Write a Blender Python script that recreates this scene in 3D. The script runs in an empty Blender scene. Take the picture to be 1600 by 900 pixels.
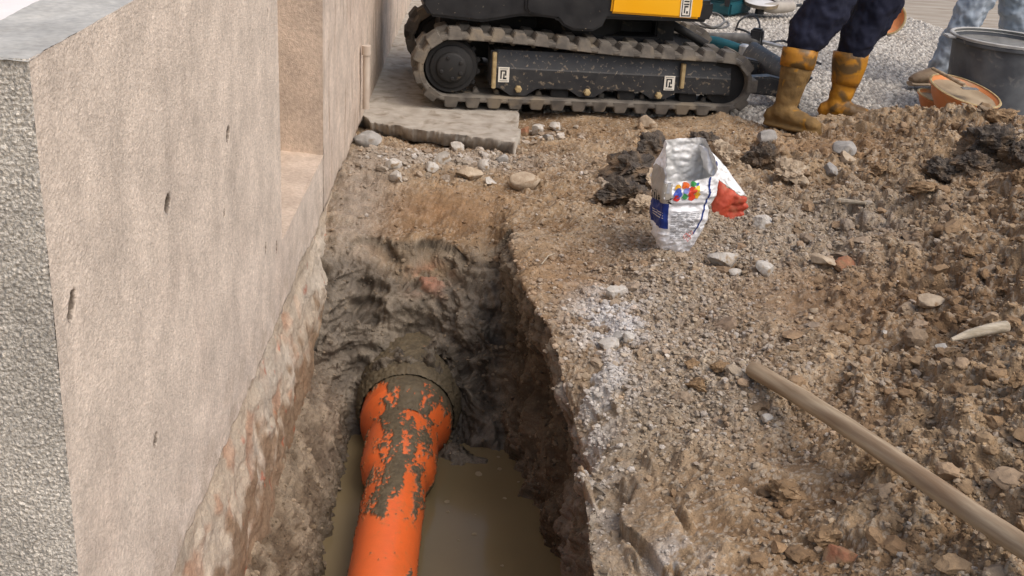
import bpy, math, random
import numpy as np
from mathutils import Vector, Matrix, Euler

# ------------------------------------------------------------------ camera, sky, sun, exposure
sc = bpy.context.scene
col = sc.collection
H = 1.45                                              # height of the lens above the pavement
FP = 1899.0
def _n(v):
    v = np.array(v, float); return v / np.linalg.norm(v)
_Y = _n([-20, 773, -FP]); _D = _n([-273, -4673, -FP]); _D = _n(_D - _Y * np.dot(_D, _Y)); _Z = -_D
_X = np.cross(_Y, _Z)
RW = np.array([_X, _Y, _Z])                            # camera axes -> world axes
CAMP = np.array([0, 0, H])
cam_d = bpy.data.cameras.new('camera'); cam = bpy.data.objects.new('camera', cam_d); col.objects.link(cam)
cam_d.sensor_width = 36; cam_d.lens = FP / 1600 * 36; cam_d.clip_start = 0.05; cam_d.clip_end = 500
cam.matrix_world = Matrix([list(RW[0]) + [0], list(RW[1]) + [0], list(RW[2]) + [H], [0, 0, 0, 1]])
sc.camera = cam
SUN_EL, SUN_AZ = math.radians(52), math.radians(128)    # azimuth clockwise from +Y, so the light comes from the right
world = bpy.data.worlds.new('World'); sc.world = world; world.use_nodes = True
wn = world.node_tree; sky = wn.nodes.new('ShaderNodeTexSky'); sky.sky_type = 'NISHITA'; sky.sun_disc = False
sky.sun_elevation = SUN_EL; sky.sun_rotation = SUN_AZ; sky.air_density = 1.0; sky.dust_density = 4.0; sky.ozone_density = 0.6
bg = wn.nodes['Background']; bg.inputs['Strength'].default_value = 0.15
wn.links.new(sky.outputs[0], bg.inputs[0])
sl = bpy.data.lights.new('sun', 'SUN'); sun = bpy.data.objects.new('sun', sl); col.objects.link(sun)
sl.energy = 1.1; sl.angle = math.radians(38); sl.color = (1, 0.985, 0.96)
sun.rotation_euler = Vector((-math.sin(SUN_AZ) * math.cos(SUN_EL), -math.cos(SUN_AZ) * math.cos(SUN_EL), -math.sin(SUN_EL))).to_track_quat('-Z', 'Y').to_euler()
sc.view_settings.view_transform = 'Standard'; sc.view_settings.look = 'None'; sc.view_settings.gamma = 1
sc.view_settings.exposure = 0.40; sc.view_settings.use_curve_mapping = False

random.seed(4); rng = np.random.default_rng(11)

# ------------------------------------------------------------------ from a spot in the photograph to a place in the world
def ray(px, py): return RW @ _n([px - 800, -(py - 450), -FP])
def PZ(px, py, z): r = ray(px, py); return CAMP + r * (z - H) / r[2]
def PY(px, py, y): r = ray(px, py); return CAMP + r * (y / r[1])
def PXp(px, py, x): r = ray(px, py); return CAMP + r * (x / r[0])

# ------------------------------------------------------------------ noise
_prng = np.random.default_rng(5)
_perm = _prng.permutation(256).astype(np.int32)
_g = _prng.normal(size=(256, 3)).astype(np.float32); _g /= np.linalg.norm(_g, axis=1)[:, None]
def perlin(p, seed=0):
    p = np.asarray(p, np.float32)
    out = np.empty(len(p), np.float32); CH = 200000
    for a in range(0, len(p), CH):
        q = p[a:a + CH]; i = np.floor(q).astype(np.int32); f = q - i; u = f * f * f * (f * (f * 6 - 15) + 10)
        i = i + seed * 17
        r = 0
        for dx in (0, 1):
            hx = _perm[(i[:, 0] + dx) & 255]; wx = u[:, 0] if dx else 1 - u[:, 0]
            for dy in (0, 1):
                hy = _perm[(hx + i[:, 1] + dy) & 255]; wy = wx * (u[:, 1] if dy else 1 - u[:, 1])
                for dz in (0, 1):
                    g = _g[_perm[(hy + i[:, 2] + dz) & 255]]
                    d = g[:, 0] * (f[:, 0] - dx) + g[:, 1] * (f[:, 1] - dy) + g[:, 2] * (f[:, 2] - dz)
                    r = r + d * wy * (u[:, 2] if dz else 1 - u[:, 2])
        out[a:a + CH] = r
    return out * 1.5
def fbm(p, oct=4, seed=0, ridged=False):
    p = np.asarray(p, np.float32); s = 0; a = 1.0
    for k in range(oct):
        n = perlin(p * (2.03 ** k), seed + k)
        s = s + a * ((1 - 2 * np.abs(n)) if ridged else n); a *= .5
    return s
def worley(x, y, seed=0):
    """2-D cells: distance to the nearest point and a random number for its cell."""
    ix, iy = np.floor(x).astype(np.int64), np.floor(y).astype(np.int64)
    best = np.full(x.shape, 9.0, np.float32); rid = np.zeros(x.shape, np.float32)
    for dx in (-1, 0, 1):
        for dy in (-1, 0, 1):
            cx, cy = ix + dx, iy + dy
            h = (cx * 73856093 ^ cy * 19349663 ^ (seed * 83492791 + 1234567)) & 0xffffff
            h = (h * 1103515245 + 12345) & 0x7fffffff; r1 = ((h >> 8) & 0xffff) / 65535.0
            h = (h * 1103515245 + 12345) & 0x7fffffff; r2 = ((h >> 8) & 0xffff) / 65535.0
            h = (h * 1103515245 + 12345) & 0x7fffffff; r3 = ((h >> 8) & 0xffff) / 65535.0
            d = np.hypot(cx + r1 - x, cy + r2 - y); m = d < best
            best = np.where(m, d, best); rid = np.where(m, r3, rid)
    return best.astype(np.float32), rid.astype(np.float32)
def sstep(a, b, x):
    t = np.clip((x - a) / (b - a), 0, 1); return t * t * (3 - 2 * t)
def lin(r, g, b, k=1.0):
    c = np.array([r, g, b]) / 255.0
    return np.where(c <= .04045, c / 12.92, ((c + .055) / 1.055) ** 2.4) * k

# ------------------------------------------------------------------ mesh helpers
def link(o, parent=None):
    col.objects.link(o)
    if parent is not None: o.parent = parent
    return o
def setp(o, label=None, cat=None, group=None, kind=None):
    if label: o['label'] = label
    if cat: o['category'] = cat
    if group: o['group'] = group
    if kind: o['kind'] = kind
    return o
def mesh_np(name, V, F, mat=None, parent=None, smooth=True, colr=None, wet=None):
    """V (n,3), F (m,k) with k 3 or 4"""
    V = np.ascontiguousarray(V, np.float32).reshape(-1, 3); F = np.ascontiguousarray(F, np.int32)
    me = bpy.data.meshes.new(name); k = F.shape[1]; m = len(F)
    me.vertices.add(len(V)); me.vertices.foreach_set('co', V.ravel())
    me.loops.add(m * k); me.loops.foreach_set('vertex_index', F.ravel())
    me.polygons.add(m); me.polygons.foreach_set('loop_start', np.arange(0, m * k, k, dtype=np.int32))
    try: me.polygons.foreach_set('loop_total', np.full(m, k, np.int32))
    except Exception: pass
    me.polygons.foreach_set('use_smooth', np.full(m, smooth, bool))
    if colr is not None:
        a = me.attributes.new('tint', 'FLOAT_COLOR', 'POINT')
        a.data.foreach_set('color', np.concatenate([colr, np.ones((len(V), 1))], 1).astype(np.float32).ravel())
    if wet is not None:
        a = me.attributes.new('wet', 'FLOAT', 'POINT'); a.data.foreach_set('value', np.asarray(wet, np.float32).ravel())
    me.update(calc_edges=True)
    if mat: me.materials.append(mat)
    return link(bpy.data.objects.new(name, me), parent)
def gridF(nr, nc, wrap=False):
    i = np.arange(nr - 1)[:, None] * nc; j = np.arange(nc if wrap else nc - 1)[None, :]; j2 = (j + 1) % nc
    return np.stack([i + j, i + j2, i + nc + j2, i + nc + j], -1).reshape(-1, 4)
class MB:
    """collects boxes, tubes, lathes and lofts into one mesh"""
    def __init__(s): s.v = []; s.f = []; s.n = 0
    def add(s, V, F):
        V = np.asarray(V, float).reshape(-1, 3); s.v.append(V); s.f += [tuple(int(q) + s.n for q in f) for f in F]; s.n += len(V); return s
    def box(s, a, b, bev=0.0):
        (x0, y0, z0), (x1, y1, z1) = a, b
        if bev <= 0:
            V = [(x, y, z) for z in (z0, z1) for y in (y0, y1) for x in (x0, x1)]
            return s.add(V, [(0, 2, 3, 1), (4, 5, 7, 6), (0, 1, 5, 4), (2, 6, 7, 3), (0, 4, 6, 2), (1, 3, 7, 5)])
        return s.prism([(x0 + bev, z0), (x1 - bev, z0), (x1, z0 + bev), (x1, z1 - bev), (x1 - bev, z1), (x0 + bev, z1), (x0, z1 - bev), (x0, z0 + bev)], y0, y1)
    def prism(s, xz, y0, y1):
        """a polygon in x,z extruded along y"""
        n = len(xz); V = [(x, y0, z) for x, z in xz] + [(x, y1, z) for x, z in xz]
        F = [tuple(range(n)), tuple(range(2 * n - 1, n - 1, -1))] + [(i, i + n, (i + 1) % n + n, (i + 1) % n) for i in range(n)]
        return s.add(V, F)
    def loft(s, pts, rad, n=16, cap=True, flat=None, up=(0, 0, 1)):
        """tube through points; rad a number or (r1, r2) each"""
        P = np.array(pts, float); T = np.gradient(P, axis=0); V = []
        prev = None
        for k in range(len(P)):
            t = _n(T[k])
            a = np.array(up, float) if prev is None else prev
            if abs(np.dot(a, t)) > .95: a = np.array([1, 0, 0.0]) if prev is None else a
            a = a - t * np.dot(a, t); a = _n(a); b = np.cross(t, a); prev = a
            r = rad[k] if isinstance(rad, (list, tuple, np.ndarray)) else rad
            ra, rb = (r if isinstance(r, (tuple, list)) else (r, r))
            for j in range(n):
                w = 2 * math.pi * j / n
                V.append(P[k] + a * ra * math.cos(w) + b * rb * math.sin(w))
        m = len(P); F = [tuple(f) for f in gridF(m, n, True)]
        if cap: F += [tuple(range(n - 1, -1, -1)), tuple(range((m - 1) * n, m * n))]
        return s.add(V, F)
    def lathe(s, prof, n=48, axis='z', c=(0, 0, 0), cap=True):
        V = []
        for h, r in prof:
            for j in range(n):
                w = 2 * math.pi * j / n; p, q = r * math.cos(w), r * math.sin(w)
                V.append({'z': (p, q, h), 'y': (p, h, q), 'x': (h, p, q)}[axis])
        m = len(prof); F = [tuple(f) for f in gridF(m, n, True)]
        if cap: F += [tuple(range(n - 1, -1, -1)), tuple(range((m - 1) * n, m * n))]
        return s.add(np.array(V) + np.array(c), F)
    def build(s, name, mat=None, parent=None, smooth=True, bevel=0.0, angle=35):
        me = bpy.data.meshes.new(name); me.from_pydata(np.concatenate(s.v).tolist(), [], s.f); me.update()
        import bmesh
        bm = bmesh.new(); bm.from_mesh(me); bmesh.ops.recalc_face_normals(bm, faces=bm.faces)
        if bevel > 0:
            es = [e for e in bm.edges if len(e.link_faces) == 2 and e.calc_face_angle(0) > math.radians(40)]
            bmesh.ops.bevel(bm, geom=es, offset=bevel, segments=2, affect='EDGES', clamp_overlap=True)
        for f in bm.faces: f.smooth = smooth
        if smooth:
            for e in bm.edges:
                if len(e.link_faces) == 2 and e.calc_face_angle(0) > math.radians(angle): e.smooth = False
        bm.to_mesh(me); bm.free()
        if mat: me.materials.append(mat)
        return link(bpy.data.objects.new(name, me), parent)
def empty(name, loc=(0, 0, 0), rz=0.0, label=None, cat=None, group=None):
    o = bpy.data.objects.new(name, None); o.empty_display_size = .1; col.objects.link(o)
    o.location = loc; o.rotation_euler = (0, 0, rz); return setp(o, label, cat, group)
def remesh(o, voxel=.01, it=6, wr=None):
    m = o.modifiers.new('remesh', 'REMESH'); m.mode = 'VOXEL'; m.voxel_size = voxel; m.use_smooth_shade = True
    s = o.modifiers.new('smooth', 'SMOOTH'); s.iterations = it; s.factor = .5
    if wr:
        for k, (size, st) in enumerate(wr):
            t = bpy.data.textures.new('folds', 'CLOUDS'); t.noise_scale = size; t.noise_depth = 2
            d = o.modifiers.new('folds', 'DISPLACE'); d.texture = t; d.strength = st; d.mid_level = .5; d.texture_coords = 'LOCAL'
    return o

# ------------------------------------------------------------------ materials
def M(name, c1, c2=None, scale=12, rough=.85, metal=0.0, bump=.3, bscale=90, bdist=.004, stretch=(1, 1, 1), attr=None, contrast=(.35, .65),
      c3=None, scale3=6, t3=(.55, .62), wetattr=False, spec=.4, detail=6, vary=.25):
    m = bpy.data.materials.new(name); m.use_nodes = True; nt = m.node_tree; N = nt.nodes; L = nt.links
    p = N['Principled BSDF']; tc = N.new('ShaderNodeTexCoord'); mp = N.new('ShaderNodeMapping'); mp.inputs['Scale'].default_value = stretch
    L.new(tc.outputs['Object'], mp.inputs[0])
    def noise(s, d=detail, dist=0.0):
        t = N.new('ShaderNodeTexNoise'); t.inputs['Scale'].default_value = s; t.inputs['Detail'].default_value = d; t.inputs['Distortion'].default_value = dist
        L.new(mp.outputs[0], t.inputs['Vector']); return t
    def mapr(o, a, b, c=0, d=1):
        r = N.new('ShaderNodeMapRange'); r.inputs[1].default_value = a; r.inputs[2].default_value = b; r.inputs[3].default_value = c; r.inputs[4].default_value = d
        L.new(o, r.inputs[0]); return r.outputs[0]
    def mix(f, a, b, mode='MIX'):
        x = N.new('ShaderNodeMix'); x.data_type = 'RGBA'; x.blend_type = mode
        for s, v in ((x.inputs[0], f), (x.inputs[6], a), (x.inputs[7], b)):
            if hasattr(v, 'type') and hasattr(v, 'is_linked'): L.new(v, s)
            elif isinstance(v, (int, float)): s.default_value = v
            else: s.default_value = (*[float(q) for q in v], 1)
        return x.outputs[2]
    if attr:
        a = N.new('ShaderNodeAttribute'); a.attribute_name = attr
        n1 = noise(scale); n2 = noise(scale * 9)
        base = mix(1.0, a.outputs['Color'], mix(mapr(n1.outputs[0], .3, .7), (1 - vary,) * 3, (1 + vary,) * 3), 'MULTIPLY')
        base = mix(1.0, base, mix(mapr(n2.outputs[0], .3, .7), (1 - vary * .8,) * 3, (1 + vary * .8,) * 3), 'MULTIPLY')
    elif c2 is not None:
        base = mix(mapr(noise(scale).outputs[0], *contrast), c1, c2)
    else:
        base = mix(0.0, c1, c1)
    if c3 is not None:
        base = mix(mapr(noise(scale3, 8, .6).outputs[0], *t3), base, c3)
    L.new(base, p.inputs['Base Color'])
    p.inputs['Metallic'].default_value = metal; p.inputs['Specular IOR Level'].default_value = spec
    if wetattr:
        a = N.new('ShaderNodeAttribute'); a.attribute_name = 'wet'; L.new(mapr(a.outputs['Fac'], 0, 1, rough, .38), p.inputs['Roughness'])
    else:
        L.new(mapr(noise(scale * 2).outputs[0], .3, .7, rough - .08, min(1, rough + .08)), p.inputs['Roughness'])
    if bump > 0:
        b = N.new('ShaderNodeBump'); b.inputs['Strength'].default_value = bump; b.inputs['Distance'].default_value = bdist
        L.new(noise(bscale, 8).outputs[0], b.inputs['Height']); L.new(b.outputs[0], p.inputs['Normal'])
    m['_'] = 1
    return m

DIRT = lin(158, 128, 94); DIRT2 = lin(128, 99, 68)
m_ground = M('earth', DIRT, attr='tint', scale=22, rough=.95, bump=.8, bscale=170, bdist=.006, wetattr=True, spec=.25, vary=.22)
m_peb = M('pebble_stone', DIRT, attr='tint', scale=60, rough=.9, bump=.4, bscale=260, bdist=.002, spec=.3, vary=.2)
m_rend = None  # wall plaster is built below
m_conc = M('old_concrete', lin(150, 140, 128), lin(178, 168, 154), scale=7, rough=.95, bump=.5, bscale=140, bdist=.004, c3=lin(120, 106, 88), scale3=4, t3=(.55, .7), spec=.2)
m_rock = M('pale_rock', lin(164, 157, 146), lin(192, 186, 177), scale=30, rough=.95, bump=.7, bscale=110, bdist=.004, c3=lin(142, 122, 96), scale3=26, t3=(.50, .64), spec=.25)
m_rockb = M('dusty_rock', lin(150, 132, 110), lin(178, 162, 140), scale=30, rough=.95, bump=.6, bscale=110, bdist=.004, c3=lin(118, 92, 64), scale3=20, t3=(.55, .68), spec=.2)
m_rockg = M('grey_rock', lin(132, 128, 122), lin(160, 155, 148), scale=26, rough=.9, bump=.6, bscale=120, bdist=.004, c3=lin(112, 96, 76), scale3=14, t3=(.58, .7), spec=.25)
m_clod = M('earth_clod', lin(112, 90, 66), lin(144, 119, 90), scale=18, rough=.95, bump=.8, bscale=90, bdist=.006, c3=lin(160, 138, 110), scale3=40, t3=(.58, .66), spec=.2)
m_asph = M('broken_asphalt', lin(58, 52, 47), lin(92, 82, 71), scale=40, rough=.75, bump=.9, bscale=120, bdist=.008, c3=lin(116, 96, 74), scale3=11, t3=(.48, .62), spec=.3)
m_brick = M('red_brick', lin(138, 92, 68), lin(160, 114, 88), scale=30, rough=.95, bump=.7, bscale=110, c3=lin(136, 111, 84), scale3=14, t3=(.44, .58), spec=.2)
m_wood = M('weathered_wood', lin(142, 121, 95), lin(182, 163, 135), scale=5, rough=.7, bump=.25, bscale=60, bdist=.002, stretch=(1.0, 14, 14), c3=lin(132, 106, 80), scale3=2, t3=(.5, .75), spec=.3)
m_stick = M('grey_wood', lin(150, 138, 118), lin(186, 174, 154), scale=8, rough=.85, bump=.5, bscale=60, bdist=.003, stretch=(2, 12, 12), spec=.25)

# ------------------------------------------------------------------ the ground with its trench
CP = [(900,450,-.03),(1000,500,.0),(950,650,-.01),(1000,850,-.03),(1150,800,-.01),(1180,600,.02),(1100,400,.01),(1300,300,.04),(1235,225,.03),
      (1345,190,.08),(1450,158,.18),(1560,168,.24),(1640,208,.29),(1450,230,.16),(1550,285,.22),(1640,340,.32),(1340,345,.03),(1450,420,.14),(1620,460,.27),
      (1390,530,.08),(1620,620,.25),(1350,700,.05),(1500,740,.155),(1620,830,.17),(1640,980,.17),(1400,890,.05),(1230,890,-.01),(1230,980,.0),
      (650,330,-.05),(560,260,-.03),(700,245,-.06),(850,250,-.03),(950,205,-.03),(1100,195,-.02),(740,225,-.08),(600,205,-.07),(900,178,-.012),(1140,183,-.012),
      (560,340,-.05),(760,330,-.05),(1000,300,.01),(860,330,-.02),(700,150,-.06),(1000,140,-.04),(1270,150,-.04)]
_cx = np.array([PZ(*c) for c in CP]); _cx = np.concatenate([_cx, [[-.6, 1, -.05], [.5, 1, -.02], [1.3, 1, .12], [2, 1.5, .2], [3.0, 3.5, .28], [3.4, 5.2, .25], [0, 1.5, -.03]]])
def _tps(r2): return np.where(r2 > 1e-9, r2 * np.log(r2 + 1e-12), 0)
_A = _tps(((_cx[:, None, :2] - _cx[None, :, :2]) ** 2).sum(-1)) + np.eye(len(_cx)) * .02
_P = np.concatenate([np.ones((len(_cx), 1)), _cx[:, :2]], 1); _K = np.block([[_A, _P], [_P.T, np.zeros((3, 3))]])
_w = np.linalg.solve(_K, np.concatenate([_cx[:, 2], [0, 0, 0]]))
def tps(x, y):
    s = _w[-3] + _w[-2] * x + _w[-1] * y
    for k in range(len(_cx)): s = s + _w[k] * _tps((x - _cx[k, 0]) ** 2 + (y - _cx[k, 1]) ** 2)
    return s
def smin(a, b, k=70.0):
    m = np.minimum(a, b); return m - np.log1p(np.exp(-k * np.abs(a - b))) / k
def smax(a, b, k=70.0): return -smin(-a, -b, k)
RIDGE = np.array([(1.2, 5.72), (1.40, 5.66), (1.80, 5.70), (2.10, 5.70), (2.32, 5.40), (2.5, 5.0), (3.2, 4.7), (4.5, 4.6)])
XT_Y = [0, 2.0, 2.9, 3.33, 3.58, 3.99, 4.3]; XT = [.25, .25, .245, .205, .155, .115, .10]
WATER = -.70
def HF(x, y):
    yc = np.interp(x, RIDGE[:, 0], RIDGE[:, 1])
    ymin = np.minimum(y, yc)
    g = tps(x, ymin)
    over = np.maximum(y - yc, 0); m = sstep(1.15, 1.5, x)
    g = g * (1 - m * sstep(0, .5, over)) - m * .06 * sstep(.1, .6, over) - .05 * sstep(6.0, 6.4, y)
    g = np.clip(g, -.12, .40)
    xm = .55 * y + .62; g = g - .3 * sstep(-.35, 0, x - xm)
    # shelf in front of the pavement
    sh = np.interp(y, [4.0, 4.16, 4.3, 4.45, 4.7, 5.0], [-.21, -.19, -.13, -.085, -.035, 0]); mk = sstep(.14, .02, x)
    g = np.where(y < 5.0, g * (1 - mk) + np.minimum(g, sh) * mk, g)
    left = np.interp(x, [-.9, -.66, -.605, -.565, -.50, -.45, -.41, -.37, -.3], [-.34, -.36, -.40, -.43, -.52, -.60, -.70, -.79, -.82]) + sstep(3.98, 4.3, y) * .44 * sstep(-.40, -.5, x)
    left = np.where(x > -.3, -.82, left)
    xt = np.interp(y, XT_Y, XT)
    slump = sstep(3.25, 2.7, y) * (.7 + .5 * np.sin(y * 7.3) + .3 * np.sin(y * 19 + 1)); g = g - np.clip(slump, 0, 2) * .12 * np.exp(-np.maximum(x - xt, 0) / .085)
    t = (x - (xt - .055)) / .07
    right = np.where(t < 0, -.82 + .0 * t, -.82 + np.minimum(t, 3) * .82)
    
    ye = y + .05 * np.sin(x * 9 + .6) + .014 * np.sin(x * 23 + 2)
    ye = ye + .034 * np.sin(ye * 34 + 2.2 * np.sin(x * 7 + 1) + 1.6 * np.sin(x * 17)) * sstep(3.85, 3.95, y)
    end = np.interp(ye, [0, 3.62, 3.78, 3.90, 4.00, 4.08, 4.18, 4.28, 4.36, 4.6], [-.82, -.82, -.74, -.57, -.42, -.34, -.24, -.15, 0, 1])
    end = np.maximum(end, -.82 + .405 * np.exp(-((x + .235) / .215) ** 4) * sstep(3.76, 3.90, y))
    end = np.maximum(end, -.82 + .16 * np.exp(-((x + .03) / .09) ** 2 - ((y - 3.72) / .13) ** 2))
    tr = smax(smax(left, right, 60), end, 40)
    return smin(g, tr, 55)

NR, NC, ND = 860, 1050, 1600
_ys = np.concatenate([np.linspace(.8, 1.7, 20)[:-1], 1.7 * (6.6 / 1.7) ** (np.linspace(0, 1, 3000))])
_dens = 1 / _ys * (1 + 2.2 * np.exp(-((_ys - 4.0) / .2) ** 2)) * np.where(_ys < 1.7, .06, 1)
_cum = np.concatenate([[0], np.cumsum((_dens[1:] + _dens[:-1]) / 2 * np.diff(_ys))]); YS = np.interp(np.linspace(0, _cum[-1], NR), _cum, _ys)
xmaxs = .55 * YS + .62
XD = -.66 + (xmaxs[:, None] + .66) * np.linspace(0, 1, ND)[None, :]
YD = np.repeat(YS[:, None], ND, 1)
ZD = HF(XD, YD)
V = np.empty((NR, NC, 3))
for j in range(NR):
    dx = np.diff(XD[j]); dz = np.diff(ZD[j]); w = np.where(XD[j, 1:] < 1.6, 1, .8)
    s = np.concatenate([[0], np.cumsum(np.hypot(dx, dz) * w)])
    V[j, :, 0] = np.interp(np.linspace(0, s[-1], NC), s, XD[j])
for k in range(6): V[1:-1, :, 0] = (V[:-2, :, 0] + 2 * V[1:-1, :, 0] + V[2:, :, 0]) / 4
V[:, :, 1] = YS[:, None]; V[:, :, 2] = HF(V[:, :, 0], V[:, :, 1])
def normals(V):
    du = np.gradient(V, axis=1); dv = np.gradient(V, axis=0); n = np.cross(du, dv); return n / (np.linalg.norm(n, axis=2, keepdims=True) + 1e-12)
Nn = normals(V)
P3 = V.reshape(-1, 3); X, Y, Z = P3.T; nz = Nn[:, :, 2].ravel()
def blob(px, py, rx, ry=None, z=0.0):
    c = PZ(px, py, z); ry = ry or rx
    return np.exp(-((X - c[0]) / rx) ** 2 - ((Y - c[1]) / ry) ** 2)
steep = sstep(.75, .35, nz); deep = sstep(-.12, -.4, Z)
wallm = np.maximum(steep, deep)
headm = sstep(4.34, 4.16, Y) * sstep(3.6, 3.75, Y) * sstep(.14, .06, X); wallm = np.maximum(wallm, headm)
warp = np.stack([perlin(P3 * 3, 40), perlin(P3 * 3, 41), perlin(P3 * 3, 42)], 1) * .08
Q = P3 + warp
n_big = fbm(Q * 3.2, 3, 1); n_mid = fbm(Q * 11, 4, 7); n_rid = fbm(Q * np.array([9, 9, 5]), 4, 13, True); n_fine = fbm(Q * 55, 3, 20)
n_clump = fbm(Q * np.array([5.5, 4.2, 5]), 3, 140, True); n_hole = sstep(.35, .85, fbm(Q * 4.6, 3, 145))
n_bil = np.abs(perlin(Q * 26, 30)) + .5 * np.abs(perlin(Q * 54, 31)) + .25 * np.abs(perlin(Q * 118, 32))
w1, r1 = worley(X * 42, Y * 42, 3); w2, r2 = worley(X * 88, Y * 88, 5); w3, r3 = worley(X * 17, Y * 17, 8)
stone1 = np.clip(1 - (w1 / (.25 + .4 * r1)) ** 2, 0, 1) * (r1 > .45); stone2 = np.clip(1 - (w2 / (.3 + .35 * r2)) ** 2, 0, 1) * (r2 > .3)
clod = np.clip(1 - (w3 / (.2 + .4 * r3)) ** 2, 0, 1) * (r3 > .55)
# where the ground is stony, smooth, pale, grey, brown
stony = np.clip(blob(1050, 470, .35, .5) + blob(1150, 340, .4, .5) * .7 + blob(1250, 400, .3) * .8 + blob(1090, 620, .25, .3) * .7 + blob(760, 235, .45, .2) * .8 + blob(1330, 350, .3) * .8, 0, 1)
moundm = sstep(.75, 1.1, X - .1 * (Y - 2.2)) * sstep(5.9, 5.6, Y)
smooth_m = np.clip(blob(700, 300, .2, .14) + blob(680, 360, .28, .16) + blob(540, 330, .08, .5) * .7 + blob(1250, 490, .16, .22) + blob(1280, 240, .22, .14) + blob(1060, 800, .12, .16) + .9 * blob(950, 760, .17, .5) + .5 * blob(900, 420, .12, .4) + blob(1250, 750, .12, .12) + blob(1380, 560, .14, .14), 0, 1)
pale = np.clip(blob(955, 500, .10, .22) * 1.1 + blob(940, 590, .09, .13) + blob(1060, 860, .06, .08) * .5 + blob(928, 650, .06, .16) * .75 + blob(930, 740, .06, .22) * .45, 0, 1) * sstep(-.25, .15, n_mid + n_fine * .5)
groove = sstep(.5, .95, fbm(np.stack([X * 9 + Y * 2, Y * 2.4, Z * 2], 1), 3, 60, True)) * sstep(.12, .28, X) * sstep(.62, .4, X) * sstep(3.2, 2.6, Y)
disp = .030 * n_big + .016 * n_mid * (1 - .6 * smooth_m) + (-.013 * n_rid + .006) * wallm
flat = 1 - wallm
disp += flat * (1 - .75 * smooth_m) * (.009 * n_bil + .007 * stone1 * (.25 + stony) + .004 * stone2 + .016 * clod * (.3 + .9 * moundm)) + .0035 * n_fine
n_str = fbm(np.stack([X * 6, Y * 17, Z * 2.6], 1) + warp * 6, 4, 33); n_lay = fbm(np.stack([X * 5, Y * 6, Z * 22], 1) + warp * 8, 4, 36)
sidew = sstep(4.0, 3.8, Y); leftw = sstep(-.30, -.4, X) * sidew
disp *= 1 - .55 * leftw * wallm
wy, wr_ = worley(Y * 24 + 3, Z * 24, 12); stw = np.clip(1 - (wy / (.2 + .3 * wr_)) ** 2, 0, 1) * (wr_ > .62)
disp += wallm * (.008 * stw + .0035 * n_fine - .005 * fbm(Q * 30, 3, 39, True) + .002 * n_bil + .004 * clod + sidew * .016 * n_str + (1 - sidew) * (.022 * n_lay + .020 * n_mid))
_sc = PZ(650, 300, -.06); _rs = np.hypot(X - _sc[0], (Y - _sc[1]) * .8); _as = sstep(-.15, .1, -(X - _sc[0])) * sstep(4.55, 4.3, Y) * sstep(4.05, 4.15, Y)
for _r in (.15, .20, .235): disp -= .010 * np.exp(-((_rs - _r + .02 * n_mid) / .009) ** 2) * _as
disp -= .04 * groove
disp += moundm * (-.020 * fbm(Q * 9, 3, 70, True) - .024 * n_clump + .018) - (.3 + .7 * moundm) * flat * .045 * n_hole * (1 - smooth_m)
edge = sstep(-.66, -.55, X); disp *= np.where(Z > -.35, .35 + .65 * edge, 1)
trk = sstep(5.6, 5.8, Y) * sstep(1.2, 1.1, X); disp *= 1 - .6 * trk
V = V + Nn * disp.reshape(NR, NC, 1)
# the right-hand side of the trench is undercut
under = sstep(-.05, -.32, Z) * sstep(-.02, .06, X) * sstep(4.0, 3.5, Y) * (.075 + .05 * fbm(np.stack([X * 0, Y * 5, Z * 4], 1), 3, 75)); V[:, :, 0] += under.reshape(NR, NC)
# slightly overhanging, ragged lip on the right-hand trench side
P3 = V.reshape(-1, 3); Z1 = P3[:, 2]
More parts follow.
